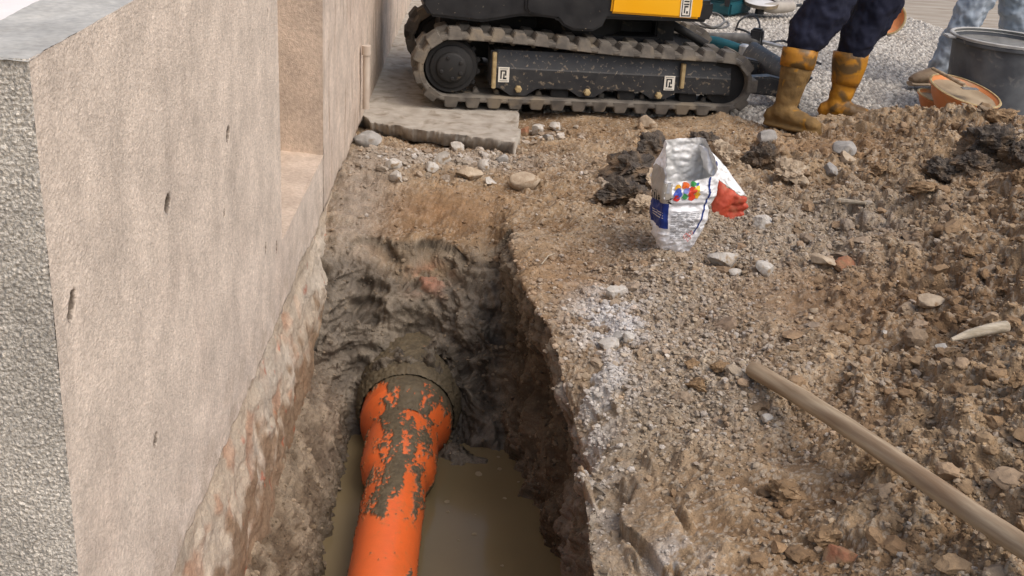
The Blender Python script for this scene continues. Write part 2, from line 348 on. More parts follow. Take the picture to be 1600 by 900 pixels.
# earth colours (dry, stony, clay, wet), with overhang shade tinted into the right bank
def tint():
    c = np.zeros((len(X), 3))
    t = sstep(-.5, .5, n_big + .6 * n_mid)[:, None]
    c[:] = lin(136, 108, 77) * (1 - t) + lin(165, 138, 104) * t
    g = lin(170, 158, 142)
    c = c * (1 - .75 * stony[:, None]) + (.75 * stony[:, None]) * (lin(150, 134, 112) * (1 - stone1[:, None]) + g * stone1[:, None])
    s = ((stone2 > .25) * (r2 > .62))[:, None] * .6; c = c * (1 - s) + s * lin(182, 166, 142)
    red = np.clip(blob(690, 300, .26, .17) + .8 * blob(1280, 240, .25, .18) + .7 * blob(880, 420, .2, .3) + .6 * blob(1300, 480, .35, .3), 0, 1)[:, None] * .75
    dk = (n_hole * flat)[:, None] * .6; c = c * (1 - dk) + dk * lin(98, 76, 54)  # hollows tinted darker than the soil around them
    c = c * (1 - red) + red * lin(140, 106, 72)
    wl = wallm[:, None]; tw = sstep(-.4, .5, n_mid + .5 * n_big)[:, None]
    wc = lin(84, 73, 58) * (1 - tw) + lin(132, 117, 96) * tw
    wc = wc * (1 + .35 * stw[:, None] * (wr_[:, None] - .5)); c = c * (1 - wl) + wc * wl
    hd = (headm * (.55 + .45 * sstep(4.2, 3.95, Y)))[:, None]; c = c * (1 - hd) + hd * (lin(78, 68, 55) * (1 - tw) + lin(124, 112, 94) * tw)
    rw = (sstep(.02, .2, X) * wallm * sstep(-.1, -.4, Z))[:, None] * .8; c = c * (1 - rw) + rw * lin(80, 68, 51)  # right bank: wet tone, plus shade under the overhang put into the colour
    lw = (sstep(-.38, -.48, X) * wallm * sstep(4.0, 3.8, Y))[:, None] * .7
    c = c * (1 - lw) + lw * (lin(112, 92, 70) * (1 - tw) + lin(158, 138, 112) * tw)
    gy = np.clip(blob(540, 330, .14, .8) + blob(590, 250, .16, .3) * .7 + blob(700, 238, .3, .16) * .9 + blob(730, 360, .22, .12) * .8, 0, 1)[:, None] * .7 * (1 - wl * .6)
    c = c * (1 - gy) + gy * lin(160, 146, 128)
    p = np.clip(pale * 1.2, 0, 1)[:, None] * .9; c = c * (1 - p) + p * lin(212, 206, 197)
    cl = (np.clip(blob(930, 760, .12, .5) + blob(990, 640, .2, .2), 0, 1) * .55)[:, None]; c = c * (1 - cl) + cl * lin(158, 142, 118)
    pk = (np.exp(-((X + .17) / .07) ** 2 - ((Z + .25) / .035) ** 2) * sstep(3.9, 4.0, Y) * sstep(-.2, .3, n_mid))[:, None] * .7; c = c * (1 - pk) + pk * lin(170, 112, 84)
    return np.clip(c * np.array([.77, .79, .84]), .01, .9)
tin = tint()
wetv = np.clip(sstep(WATER + .16, WATER, Z) + .35 * wallm * sstep(3.6, 3.9, Y) + .35 * headm, 0, 1)
tin *= (1 - .25 * sstep(WATER + .10, WATER + .01, Z))[:, None]
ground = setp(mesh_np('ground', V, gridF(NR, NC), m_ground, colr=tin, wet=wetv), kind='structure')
def gz(x, y):
    j = min(max(int(np.searchsorted(YS, y)), 0), NR - 1); r = V[j]; i = min(int(np.searchsorted(r[:, 0], x)), NC - 1); return float(r[i, 2])
def hit(px, py):
    """where the line of sight through a spot of the photograph meets the ground"""
    r = ray(px, py); t = 1.8
    while t < 8.5:
        p = CAMP + r * t
        if p[2] < gz(p[0], p[1]): return p
        t += .006
    return PZ(px, py, 0)

# water standing in the trench
def m_water_():
    m = bpy.data.materials.new('muddy_water'); m.use_nodes = True; N = m.node_tree.nodes; L = m.node_tree.links; p = N['Principled BSDF']
    tc = N.new('ShaderNodeTexCoord'); n = N.new('ShaderNodeTexNoise'); n.inputs['Scale'].default_value = 2.2; n.inputs['Detail'].default_value = 5
    r = N.new('ShaderNodeMix'); r.data_type = 'RGBA'; r.inputs[6].default_value = (*lin(100, 87, 62), 1); r.inputs[7].default_value = (*lin(122, 107, 79), 1)
    L.new(tc.outputs['Object'], n.inputs['Vector']); L.new(n.outputs[0], r.inputs[0]); L.new(r.outputs[2], p.inputs['Base Color'])
    p.inputs['Roughness'].default_value = .10; p.inputs['IOR'].default_value = 1.28
    b = N.new('ShaderNodeBump'); b.inputs['Strength'].default_value = .12; b.inputs['Distance'].default_value = .004; n2 = N.new('ShaderNodeTexNoise'); n2.inputs['Scale'].default_value = 14
    L.new(tc.outputs['Object'], n2.inputs['Vector']); L.new(n2.outputs[0], b.inputs['Height']); L.new(b.outputs[0], p.inputs['Normal'])
    return m
setp(MB().add([(-.56, .8, WATER), (.34, .8, WATER), (.34, 4.05, WATER), (-.56, 4.05, WATER)], [(0, 1, 2, 3)]).build('water', m_water_()), kind='structure')

# gravel yard, road and the land all round
m_grav = M('crushed_gravel', DIRT, attr='tint', scale=30, rough=.95, bump=.8, bscale=120, bdist=.01, spec=.2, vary=.25)
m_road = M('worn_paving', lin(150, 138, 122), lin(170, 160, 145), scale=3, rough=.9, bump=.4, bscale=60, stretch=(.6, 5, 1), c3=lin(132, 116, 98), scale3=5, t3=(.5, .7), spec=.2)
ra_, rb_ = PZ(1400, 22, -.012), PZ(1470, 44, -.012); dr = rb_ - ra_; pa, pb = ra_ - dr * 1.0, ra_ + dr * 9
setp(MB().add([tuple(pa), tuple(pb), (30, 14, -.012), (30, 60, -.012), (2.2, 60, -.012)], [(0, 1, 2, 3, 4)]).build('road', m_road), kind='structure')
gx = np.linspace(.3, 5.2, 760); gy_ = 5.75 * (11.5 / 5.75) ** np.linspace(0, 1, 560); GX, GY = np.meshgrid(gx, gy_)
a, ra = worley(GX.ravel() * 48, GY.ravel() * 48, 21); b, rb = worley(GX.ravel() * 85, GY.ravel() * 85, 22)
gzv = .012 * np.clip(1 - (a / .62) ** 2, 0, 1) * (.4 + ra) + .006 * np.clip(1 - (b / .6) ** 2, 0, 1) - .09 * sstep(6.15, 5.85, GY.ravel()) + .02 * perlin(np.stack([GX.ravel() * 1.4, GY.ravel() * 1.4, 0 * GX.ravel()], 1), 3) - .02
_nd = _n([-(rb_ - ra_)[1], (rb_ - ra_)[0], 0]); _sd = (GX.ravel() - ra_[0]) * _nd[0] + (GY.ravel() - ra_[1]) * _nd[1]; _sd = _sd * np.sign(_nd[1]) + .06 * perlin(np.stack([GX.ravel() * 5, GY.ravel() * 5, 0 * GX.ravel()], 1), 9); gzv = gzv - .10 * sstep(-.02, .22, _sd)
gc = lin(186, 178, 166)[None] * (.5 + .75 * ra[:, None]) * (.85 + .3 * rb[:, None]); gc = np.where((ra > .8)[:, None], lin(205, 198, 186)[None], gc)
gc = gc * (1 - .45 * sstep(.35, .62, a)[:, None])
setp(mesh_np('path', np.stack([GX.ravel(), GY.ravel(), gzv], 1), gridF(560, 760), m_grav, colr=np.clip(gc, .02, .85)), kind='structure')
m_far = M('stony_land', lin(140, 122, 98), lin(165, 150, 128), scale=3, bump=.5, bscale=40)
B = 80
setp(MB().add([(-B, -B, -.13), (B, -B, -.13), (B, .85, -.13), (-B, .85, -.13)], [(0, 1, 2, 3)]).add([(-B, 6.5, -.13), (B, 6.5, -.13), (B, B, -.13), (-B, B, -.13)], [(0, 1, 2, 3)])
     .add([(-B, .85, -.13), (-.75, .85, -.13), (-.75, 6.5, -.13), (-B, 6.5, -.13)], [(0, 1, 2, 3)]).add([(.8, .85, -.13), (B, .85, -.13), (B, 6.5, -.13), (.8, 6.5, -.13)], [(0, 1, 2, 3)]).build('terrain', m_far), kind='structure')
#PART2

# ------------------------------------------------------------------ the rendered wall on its exposed footing
XW = -.577
def plaster(name, ca, cb, cc, bs=210, bd=.006, bump=.75, streak=(1, 1, 1), sc_=9):
    m = M(name, ca, cb, scale=sc_, rough=.95, bump=bump, bscale=bs, bdist=bd, attr='tint', spec=.15, vary=.16, detail=8)
    return m
m_rend = plaster('beige_render', None, None, None, bump=.55)
m_coarse = plaster('grey_roughcast', None, None, None, bs=260, bd=.006, bump=1.0)
m_foot = plaster('mortar_footing', None, None, None, bs=150, bd=.006)
def wall_sheet(name, y0, y1, z0f, z1, mat, parent, x=XW, step=.006, holes=(), grooves=0.0, amp=.0012, th=.022, base=(202, 187, 171), streaks=.08):
    ny = int((y1 - y0) / step); nz_ = int((z1 + .1) / step)
    ys = np.linspace(y0, y1, ny); t = np.linspace(0, 1, nz_)
    zb = z0f(ys); Yg = np.repeat(ys[None], nz_, 0); Zg = zb[None] + (z1 - zb[None]) * t[:, None] ** 1.0
    q = np.stack([0 * Yg.ravel(), Yg.ravel(), Zg.ravel()], 1)
    d = amp * 2.5 * fbm(q * 2.2, 3, 50) + amp * np.abs(perlin(q * 95, 51)) + amp * np.abs(perlin(q * 190, 52)) * 1.2
    st = fbm(q * np.array([1, 26, 2.2]), 4, 55)
    d += grooves * np.minimum(st, 0) * .004
    base = lin(*base); c = np.repeat(base[None], len(q), 0)
    n = fbm(q * 3.0, 4, 57); c *= (1 + .06 * n)[:, None]
    sp = perlin(q * 165, 58) + .6 * perlin(q * 80, 53); c *= (1 + (.22 if step < .004 else .14) * sp)[:, None]
    stt = sstep(.1, .7, st) * (streaks + grooves); c = c * (1 - .30 * stt[:, None] * np.array([.8, 1, 1.15]))
    pk = sstep(.1, .6, fbm(q * 1.6, 3, 59))[:, None] * .12; c = c * (1 - pk) + pk * lin(196, 170, 152)
    for (hy, hz, ry, rz, tl) in holes:
        yy = (q[:, 1] - hy - tl * (q[:, 2] - hz)) / ry; zz = (q[:, 2] - hz) / rz / 1.2; yy = yy / 1.9
        r2 = yy ** 2 + zz ** 2 + .5 * perlin(q * 120, 61); d -= sstep(1.25, .6, r2) * .010; hm = sstep(1.5, .9, r2); c = c * (1 - .9 * hm[:, None]) + .9 * hm[:, None] * lin(52, 42, 33)
        drip = np.exp(-((q[:, 1] - hy) / (ry * 1.4)) ** 2) * sstep(hz, hz - .02, q[:, 2]) * sstep(hz - .12, hz - .03, q[:, 2]); c = c * (1 + .03 * drip[:, None])
    low = sstep(.22, .0, q[:, 2] - np.repeat(zb[None], nz_, 0).ravel())[:, None] * sstep(-.4, .4, fbm(q * 14, 3, 62))[:, None] * .35; c = c * (1 - low) + low * lin(158, 140, 118)
    Vv = np.stack([np.full(len(q), x) + d, q[:, 1], q[:, 2]], 1).reshape(nz_, ny, 3)
    # turn the lower edge back into the wall, so the render has a thickness
    e = []
    for k, f in enumerate((.5, 1.0)):
        b = Vv[0].copy(); b[:, 0] -= th * f; b[:, 2] += .004 * k; e.append(b)
    Vv = np.concatenate([np.array(e[::-1]), Vv], 0); c3 = c.reshape(nz_, ny, 3); c3 = np.concatenate([c3[:1] * .8, c3[:1] * .9, c3], 0)
    return mesh_np(name, Vv, gridF(nz_ + 2, ny), mat, parent, colr=np.clip(c3.reshape(-1, 3), .02, .85))
wall = empty('rendered_wall', (0, 0, 0), 0, 'low beige rendered wall with grey coping along the open trench', 'wall')
def zlow(y):
    q = np.stack([y * 0, y, y * 0], 1); return -.012 + .028 * fbm(q * 3.1, 4, 66) + .012 * perlin(q * 17, 67)
ROUND = 0
hol = []
for (px, py, ry, rz, tl) in [(355, 210, .009, .014, .25), (262, 318, .011, .013, .2), (110, 478, .008, .017, .5), (415, 388, .005, .013, 0), (432, 387, .005, .016, 0), (418, 20, .003, .008, 0), (243, 688, .006, .01, .3), (350, 335, .004, .008, 0)]:
    p = PXp(px, py, XW); hol.append((p[1], p[2], ry, rz, tl))
wall_sheet('render_coat', 1.533, 3.366, zlow, 1.108, m_rend, wall, holes=hol, step=.0032, amp=.0011, streaks=0.0)
zs = lambda y: zlow(y)
SILL = lambda y: .205 + 0 * y
# wall core, niche floor, far wall
def slab_grid(name, P00, P10, P01, n, m, mat, parent, amp=.0015, tintc=(190, 172, 155), sp=.16, seed=70, f=95, big=.0):
    P00, P10, P01 = map(np.array, (P00, P10, P01)); u, v = np.meshgrid(np.linspace(0, 1, n), np.linspace(0, 1, m))
    q = P00 + (P10 - P00) * u.ravel()[:, None] + (P01 - P00) * v.ravel()[:, None]; nn = _n(np.cross(P10 - P00, P01 - P00))
    d = amp * (np.abs(perlin(q * f, seed)) + .7 * np.abs(perlin(q * f * 2, seed + 1))) + big * fbm(q * 7, 3, seed + 2)
    c = np.repeat(lin(*tintc)[None], len(q), 0) * (1 + .1 * fbm(q * 4, 3, seed + 3)[:, None] + sp * perlin(q * f * 1.3, seed + 4)[:, None])
    return mesh_np(name, q + nn * d[:, None], gridF(m, n), mat, parent, colr=np.clip(c, .02, .85))
slab_grid('end_face', (-.98, 1.533, -.2), (XW + .0015, 1.533, -.2), (-.98, 1.533, 1.1085), 230, 760, m_coarse, wall, amp=.0045, tintc=(196, 188, 175), sp=.55, f=150)
slab_grid('coping', (XW + .002, 1.526, 1.106), (XW + .002, 3.366, 1.106), (-.706, 1.526, 1.1085), 420, 40, m_coarse and plaster('grey_coping', None, None, None, bs=90, bd=.003, bump=.4), wall, amp=.0012, tintc=(174, 170, 161), sp=.07, f=40, big=.004)
slab_grid('niche_side', (XW + .0025, 4.256, .19), (-.93, 4.256, .19), (XW + .0025, 4.256, 2.6), 80, 420, m_rend, wall, amp=.002, tintc=(186, 168, 150))
slab_grid('niche_back', (-.93, 3.36, .15), (-.93, 4.26, .15), (-.93, 3.36, 2.6), 40, 80, m_rend, wall)
slab_grid('niche_side', (XW - .001, 3.366, .15), (-.93, 3.366, .15), (XW - .001, 3.366, 1.106), 60, 120, m_rend, wall)
m_sill = plaster('pale_sill_mortar', None, None, None, bs=120, bd=.003, bump=.5)
slab_grid('niche_sill', (XW + .004, 3.364, .2045), (XW + .004, 4.258, .2045), (-.92, 3.364, .225), 150, 60, m_sill, wall, amp=.002, tintc=(184, 167, 150), sp=.1, big=.006)
def zl2(y): return zlow(y)
wall_sheet('sill_front', 3.367, 4.2565, zl2, .206, m_rend, wall, grooves=.2, step=.006)
wall_sheet('house_face', 4.257, 12.0, zl2, 2.6, m_rend, wall, grooves=1.0, step=.016, amp=.002, base=(200, 184, 168))
wall_core = MB().box((-.98, 1.545, -.5), (-.605, 3.36, 1.09)).box((-.98, 3.36, -.5), (-.605, 4.26, .18)).box((-.98, 4.27, -.5), (-.605, 12, 2.6)).build('wall_core', m_conc, wall)
setp(MB().box((-6, 1.55, -.1), (-.709, 3.36, 1.098)).build('terrace', M('pale_screed', lin(226, 216, 208), lin(236, 228, 220), bump=.2, spec=.2)), kind='structure')
# footing: mortar and old brick below the render
fy = np.linspace(1.2, 5.5, 760); ft = np.linspace(0, 1, 110); FY, FT = np.meshgrid(fy, ft)
zt = .035; zbot = np.interp(fy, [1.2, 3.6, 4.1, 5.5], [-.56, -.54, -.30, -.16]); FZ = zt + (zbot[None] - zt) * FT
q = np.stack([0 * FY.ravel(), FY.ravel(), FZ.ravel()], 1); pl_ = lambda q: sstep(-.2, .6, fbm(q * np.array([1, 1.8, 4]), 4, 95))
zz_ = FZ.ravel() + .07 * fbm(q * np.array([1, 2.3, 1.5]), 5, 110)
out = np.interp(zz_, [-.56, -.30, -.25, -.20, -.12, -.09, .04], [.05, .044, .040, .026, .016, .006, .0]) + .006 * sstep(3.6, 4.2, q[:, 1])
fd = .012 * fbm(q * 5, 4, 80) + .006 * fbm(q * 18, 4, 84) - .004 * sstep(.3, .8, fbm(q * np.array([1, 5, 16]), 3, 113)) + .006 * pl_(q) + .003 * np.abs(perlin(q * 90, 88))
br = sstep(.05, .45, fbm(q * np.array([1, 7, 10]), 3, 91)); pl = sstep(-.2, .6, fbm(q * np.array([1, 1.8, 4]), 4, 95)); dt = sstep(-.2, .45, fbm(q * np.array([1, 9, 9]), 4, 98) + (-.25 - zz_) * 6.0)
c = np.repeat(lin(176, 160, 140)[None], len(q), 0) * (1 + .2 * fbm(q * 9, 3, 99)[:, None])
mixc = lambda c, m, k: c * (1 - m[:, None]) + m[:, None] * lin(*k)
c = mixc(c, pl * .55, (188, 178, 163)); c = mixc(c, br * sstep(3.9, 3.5, q[:, 1]) * .55 * (1 - pl), (160, 112, 82)); c = mixc(c, dt * .85, (128, 104, 80))
c = mixc(c, sstep(.5, .8, fbm(q * np.array([1, 14, 18]), 3, 105)) * .6, (170, 84, 54))
c = mixc(c, sstep(-.05, .02, FZ.ravel()) * .3, (150, 136, 118))
mesh_np('footing', np.stack([XW - .024 + out + fd, q[:, 1], q[:, 2]], 1), gridF(110, 760), m_foot, wall, colr=np.clip(c, .02, .85))

# small grey pipe stub standing against the wall
p = PXp(572, 150, XW + .03); t = setp(MB().lathe([(-.06, .016), (.19, .016), (.19, .021), (.232, .021), (.234, .017)], 20, c=(p[0], p[1], p[2])).build('pipe_stub', M('chalky_plastic', lin(176, 160, 144), lin(196, 182, 166), rough=.7, bump=.15)), 'short upright beige pipe stub with wider cap against the house wall', 'pipe')

# concrete pavement along the house, broken off in front
m_pave = M('grey_concrete_paving', lin(150, 142, 130), lin(172, 164, 152), scale=16, rough=.95, bump=.6, bscale=120, bdist=.004, c3=lin(126, 114, 98), scale3=11, t3=(.54, .72), spec=.2)
def pavement():
    n = 240; f0, f1 = PZ(560, 186, 0), PZ(815, 222, 0); xs = np.linspace(XW - .03, f1[0], n)
    fr = np.interp(xs, [XW, -.545, f0[0] + .06, -.3, f1[0]], [5.66, 5.62, f0[1] - .03, 5.46, f1[1]]) + .018 * perlin(np.stack([xs * 16, xs * 0, xs * 0], 1), 5) + .008 * perlin(np.stack([xs * 60, xs * 0, xs * 0], 1), 6)
    vs = np.concatenate([np.linspace(0, 1, 180) ** 1.6]); back = 11.0
    rows = []
    for k, dz in enumerate((-.075, -.05, -.025, -.006)):
        w = .016 * fbm(np.stack([xs * 14, xs * 0 + k * .7, xs * 0], 1), 3, 9) ; rows.append(np.stack([xs, fr + (.055, .03, .008, .002)[k] + w, np.full(n, dz)], 1))
    for v in vs: rows.append(np.stack([xs + .0 * v, fr + (back - fr) * v, .004 * perlin(np.stack([xs * 9, fr * 0 + v * 40, xs * 0], 1), 8) + .0 * xs], 1))
    Vv = np.array(rows)
    # right-hand side breaks up irregularly
    wob = .09 * perlin(np.stack([Vv[:, 0, 0] * 0, Vv[:, 0, 1] * 9, Vv[:, 0, 0] * 0], 1), 4); t = (Vv[:, :, 0] - xs[0]) / (xs[-1] - xs[0]); Vv[:, :, 0] += wob[:, None] * t ** 3 - .03 * t ** 5 * np.exp(-np.arange(len(Vv)) / 40.0)[:, None]
    side = Vv[:, -1:, :].copy(); side[:, :, 2] -= .09
    return np.concatenate([Vv, side], 1)
pv = pavement(); setp(mesh_np('pavement', pv, gridF(pv.shape[0], pv.shape[1]), m_pave), kind='structure')

# ------------------------------------------------------------------ loose stones, each its own thing
def rock_mesh(seed, sub=4, cuts=11, ax=(1, .7, .55), rough=.03):
    import bmesh
    bm = bmesh.new(); bmesh.ops.create_icosphere(bm, subdivisions=sub, radius=1); r = np.random.default_rng(seed)
    v = np.array([q.co[:] for q in bm.verts]); F = np.array([[q.index for q in f.verts] for f in bm.faces]); bm.free()
    for _ in range(cuts):
        n = _n(r.normal(size=3)); d = r.uniform(.42, .8); s = np.maximum(v @ n - d, 0); v = v - s[:, None] * n[None] * .96
    v = v + v / (np.linalg.norm(v, axis=1)[:, None] + 1e-9) * (rough * fbm(v * 2.4 + seed, 4, seed % 40)[:, None] + rough * .35 * perlin(v * 11 + seed, seed % 30)[:, None])
    v /= np.abs(v).max(0); return v * np.array(ax), F
def rock(px, py, wpx, hpx, mat, label, name='stone', cat='stone', seed=None, sink=.2, rz=None, cuts=11, rough=.03, group=None, sub=3, flat=None):
    if 'chunk' in name: wpx, hpx, flat, rough, sub = wpx * 1.35, hpx * 1.5, .9, .3, 5
    elif 'clod' in name or 'slab' in name: rough, sub, flat, cuts = .26, 4, .8, 8
    elif wpx < 48: wpx, hpx = wpx * 1.22, hpx * 1.22
    p = hit(px, py + hpx * .35); d = -(RW.T @ (p - CAMP))[2]; w = wpx / FP * d / 2; h = hpx / FP * d / 2
    seed = seed if seed is not None else int(px * 7 + py * 3)
    v, F = rock_mesh(seed, sub, cuts, (1, .75, flat or .8), rough); v = v * w
    v[:, 2] *= min(1.6, max(.5, h / w * 1.15))
    a = rz if rz is not None else (seed % 7) * .1 - .3
    R = np.array(Euler((0.1 * ((seed % 5) - 2), .12 * ((seed % 3) - 1), a)).to_matrix()); v = v @ R.T
    o = mesh_np(name, v, F, mat, smooth=False if rough < .02 else True)
    z = p[2] - v[:, 2].min() * (1 - 2 * sink); o.location = (p[0], p[1], z)
    if sub >= 3:
        try: o.data.set_sharp_from_angle(angle=math.radians(28))
        except Exception: pass
    return setp(o, label, cat, group)
rock(577, 212, 52, 42, m_rockg, 'grey broken concrete lump wedged between wall base and pavement edge', 'concrete_lump', 'concrete lump', rough=.05, sink=.15, sub=4)
rock(612, 253, 27, 22, m_rock, 'white stone on the rubble closest to the wall, above a cracked smaller one')
rock(621, 274, 22, 17, m_rock, 'cracked white stone touching the brown mud below a bigger white stone')
rock(714, 229, 19, 18, m_rock, 'upright whitish stone against the broken edge of the pavement')
rock(691, 243, 25, 30, m_rock, 'tall pale grey stone in the rubble line below the pavement', sink=.2)
rock(672, 259, 22, 18, m_rock, 'low white stone left of the tall pale stone below the pavement')
rock(733, 270, 38, 21, m_rockb, 'rounded buff stone at the top edge of the brown mud patch', cuts=7, rough=.05)
rock(757, 256, 20, 20, m_rock, 'angular white stone behind the rounded buff stone')
rock(784, 246, 17, 15, m_rockg, 'round grey pebble at the right end of the rubble line', cuts=4)
rock(766, 282, 17, 13, m_rock, 'small white stone right of the rounded buff stone')
rock(821, 280, 54, 34, m_rockb, 'wedge of pale concrete lying on the trench head right of the brown patch', 'concrete_wedge', 'concrete lump', rough=.03, sink=.14, rz=.35, seed=91, sub=4)
rock(838, 196, 18, 34, m_rock, 'tall white stone standing right at the pavement corner under the track', sink=.15)
rock(820, 202, 13, 22, m_brick, 'thin brick fragment beside the tall white stone at the pavement corner', 'brick_fragment', 'brick')
rock(868, 196, 20, 14, m_rock, 'flat white stone in front of the track, right of the tall white stone')
rock(856, 213, 16, 12, m_rockg, 'small grey stone below the flat white stone by the track')
rock(1012, 189, 26, 24, m_rockb, 'buff stone leaning on the track bottom near its right half', sink=.15)
rock(991, 170, 28, 18, m_rockb, 'dusty stone jammed under the track belt', sink=.15)
rock(1128, 403, 46, 34, m_rock, 'large white limestone lump just right of the cement bag foot', rough=.06, cuts=8, sub=4, sink=.2)
rock(1196, 416, 30, 24, m_rock, 'white limestone lump right of the largest one by the bag', rough=.06, cuts=8, sub=4)
rock(1192, 346, 34, 24, m_rock, 'crumbly whitish lump on the soil right of the red glove', rough=.09, cuts=6, sub=4)
rock(1148, 424, 20, 14, m_rock, 'small chalky stone just below the large limestone lump')
rock(962, 453, 26, 26, m_rock, 'chalky stone at the upper end of the white dust streak', rough=.05)
rock(951, 536, 30, 22, m_rock, 'flat chalky stone in the lower white dust streak', rough=.04)
rock(983, 526, 20, 14, m_rock, 'small chalky stone right of the flat one in the white dust')
rock(966, 524, 20, 14, m_rockg, 'grey stone among the chalky stones on the white dust')
rock(1320, 408, 34, 20, m_brick, 'dusty reddish brick piece lying in the stony hollow', 'brick_fragment', 'brick', cuts=13, rough=.08, sink=.3, sub=4)
rock(1285, 404, 36, 18, m_rockb, 'flat brown stone left of the dusty brick piece')
rock(1313, 862, 52, 40, m_brick, 'orange red brick lump half buried near the bottom edge', 'brick_fragment', 'brick', rough=.04, sink=.3, sub=4)
rock(1318, 232, 32, 22, m_rockg, 'grey stone under the ridge right of the yellow boots, upper of two', sink=.1)
rock(1321, 244, 26, 16, m_rockb, 'squared buff stone tucked under the grey stone below the ridge')
rock(1297, 262, 22, 22, m_rockg, 'grey stone in the hollow left of the squared buff stone')
rock(1254, 282, 20, 18, m_rockb, 'brownish stone in the hollow nearest the red glove')
rock(1197, 212, 32, 24, m_rockg, 'long grey stone lying in front of the left boot', rz=.6, sink=.15)
rock(1452, 467, 36, 22, m_rockb, 'earthy stone sitting on the mound above the grey branch piece', rough=.05)
rock(1470, 540, 18, 12, m_rock, 'tiny white stone left of the grey branch piece')
rock(1383, 519, 12, 9, m_rock, 'tiny white pebble alone on the smooth soil of the mound', 'pebble', 'pebble')
rock(1197, 652, 18, 15, m_rock, 'round whitish pebble just below the end of the wooden pole', 'pebble', 'pebble', cuts=4)
rock(1272, 484, 16, 10, m_rockb, 'small yellowish chip on the smooth soil above the pole', 'pebble', 'pebble')
rock(1090, 598, 44, 32, m_clod, 'brown clod of earth left of the pole end, biggest one there', 'earth_clod', 'clod', rough=.1, cuts=5, sub=4)
rock(1126, 570, 36, 22, m_clod, 'flat earth clod above and left of the pole end', 'earth_clod', 'clod', rough=.1, cuts=5)
rock(1080, 566, 26, 18, m_clod, 'small crumbly earth clod above the biggest brown clod', 'earth_clod', 'clod', rough=.1, cuts=5)
rock(1362, 718, 52, 36, m_clod, 'rounded earth clod just under the middle of the pole', 'earth_clod', 'clod', rough=.12, cuts=4, sub=4)
rock(1235, 755, 80, 60, m_clod, 'broad grey brown slab of clay below the pole', 'clay_slab', 'clod', rough=.08, cuts=5, sub=4, sink=.38)
rock(1285, 826, 60, 46, m_clod, 'clay clod above the orange red brick lump', 'earth_clod', 'clod', rough=.12, cuts=5, sub=4, sink=.35)
rock(1375, 265, 40, 22, m_clod, 'low brown clod on the ridge flank right of the two stacked stones', 'earth_clod', 'clod', rough=.12, cuts=4)
rock(1440, 292, 56, 26, m_clod, 'long brown clod below the dark asphalt lumps of the mound', 'earth_clod', 'clod', rough=.1, cuts=5)
rock(1595, 275, 40, 40, m_clod, 'brown clod cut by the right picture edge under the asphalt lumps', 'earth_clod', 'clod', rough=.1, cuts=5)
rock(1565, 178, 60, 34, m_clod, 'brown clod on top of the ridge in front of the black tub', 'earth_clod', 'clod', rough=.12, cuts=5, sub=4)
rock(1520, 395, 40, 24, m_clod, 'earth clod on the upper mound slope far right', 'earth_clod', 'clod', rough=.12, cuts=5)
rock(1590, 590, 50, 34, m_clod, 'crumbly earth clod on the mound above the pole at the right edge', 'earth_clod', 'clod', rough=.12, cuts=5)
for k, (px, py, w, h, l) in enumerate([(1022, 226, 58, 36, 'black asphalt chunk at the top of the heap behind the bag'), (990, 256, 84, 44, 'broad black asphalt chunk in the middle of the heap behind the bag'),
        (968, 298, 80, 40, 'dark asphalt chunk at the lower left of the heap behind the bag'), (1022, 275, 40, 30, 'brownish asphalt chunk touching the left edge of the bag'), (1005, 318, 44, 22, 'flat brown slab edge lying under the asphalt heap'),
        (1183, 240, 56, 40, 'dark asphalt chunk behind and right of the bag near the boots'), (1130, 238, 50, 34, 'grey brown rubble lump right behind the silver bag'), (1100, 216, 40, 22, 'low dark lump behind the bag opening'), (1235, 262, 50, 30, 'dark grey rubble lump in the hollow right of the asphalt chunk'),
        (1545, 222, 84, 56, 'largest black asphalt lump on the right mound'), (1590, 232, 60, 44, 'black asphalt lump at the right edge of the mound'), (1475, 262, 60, 36, 'black asphalt lump at the lower left of the mound group'), (1515, 250, 60, 30, 'dark lump between the largest and the lower asphalt lumps')]):
    rock(px, py, w, h, m_asph if k not in (3, 4, 6, 8) else m_rockb, l, 'asphalt_chunk' if k not in (3, 4, 6, 8) else 'rubble_chunk', 'rubble', rough=.12, cuts=7, sub=4, sink=.25)

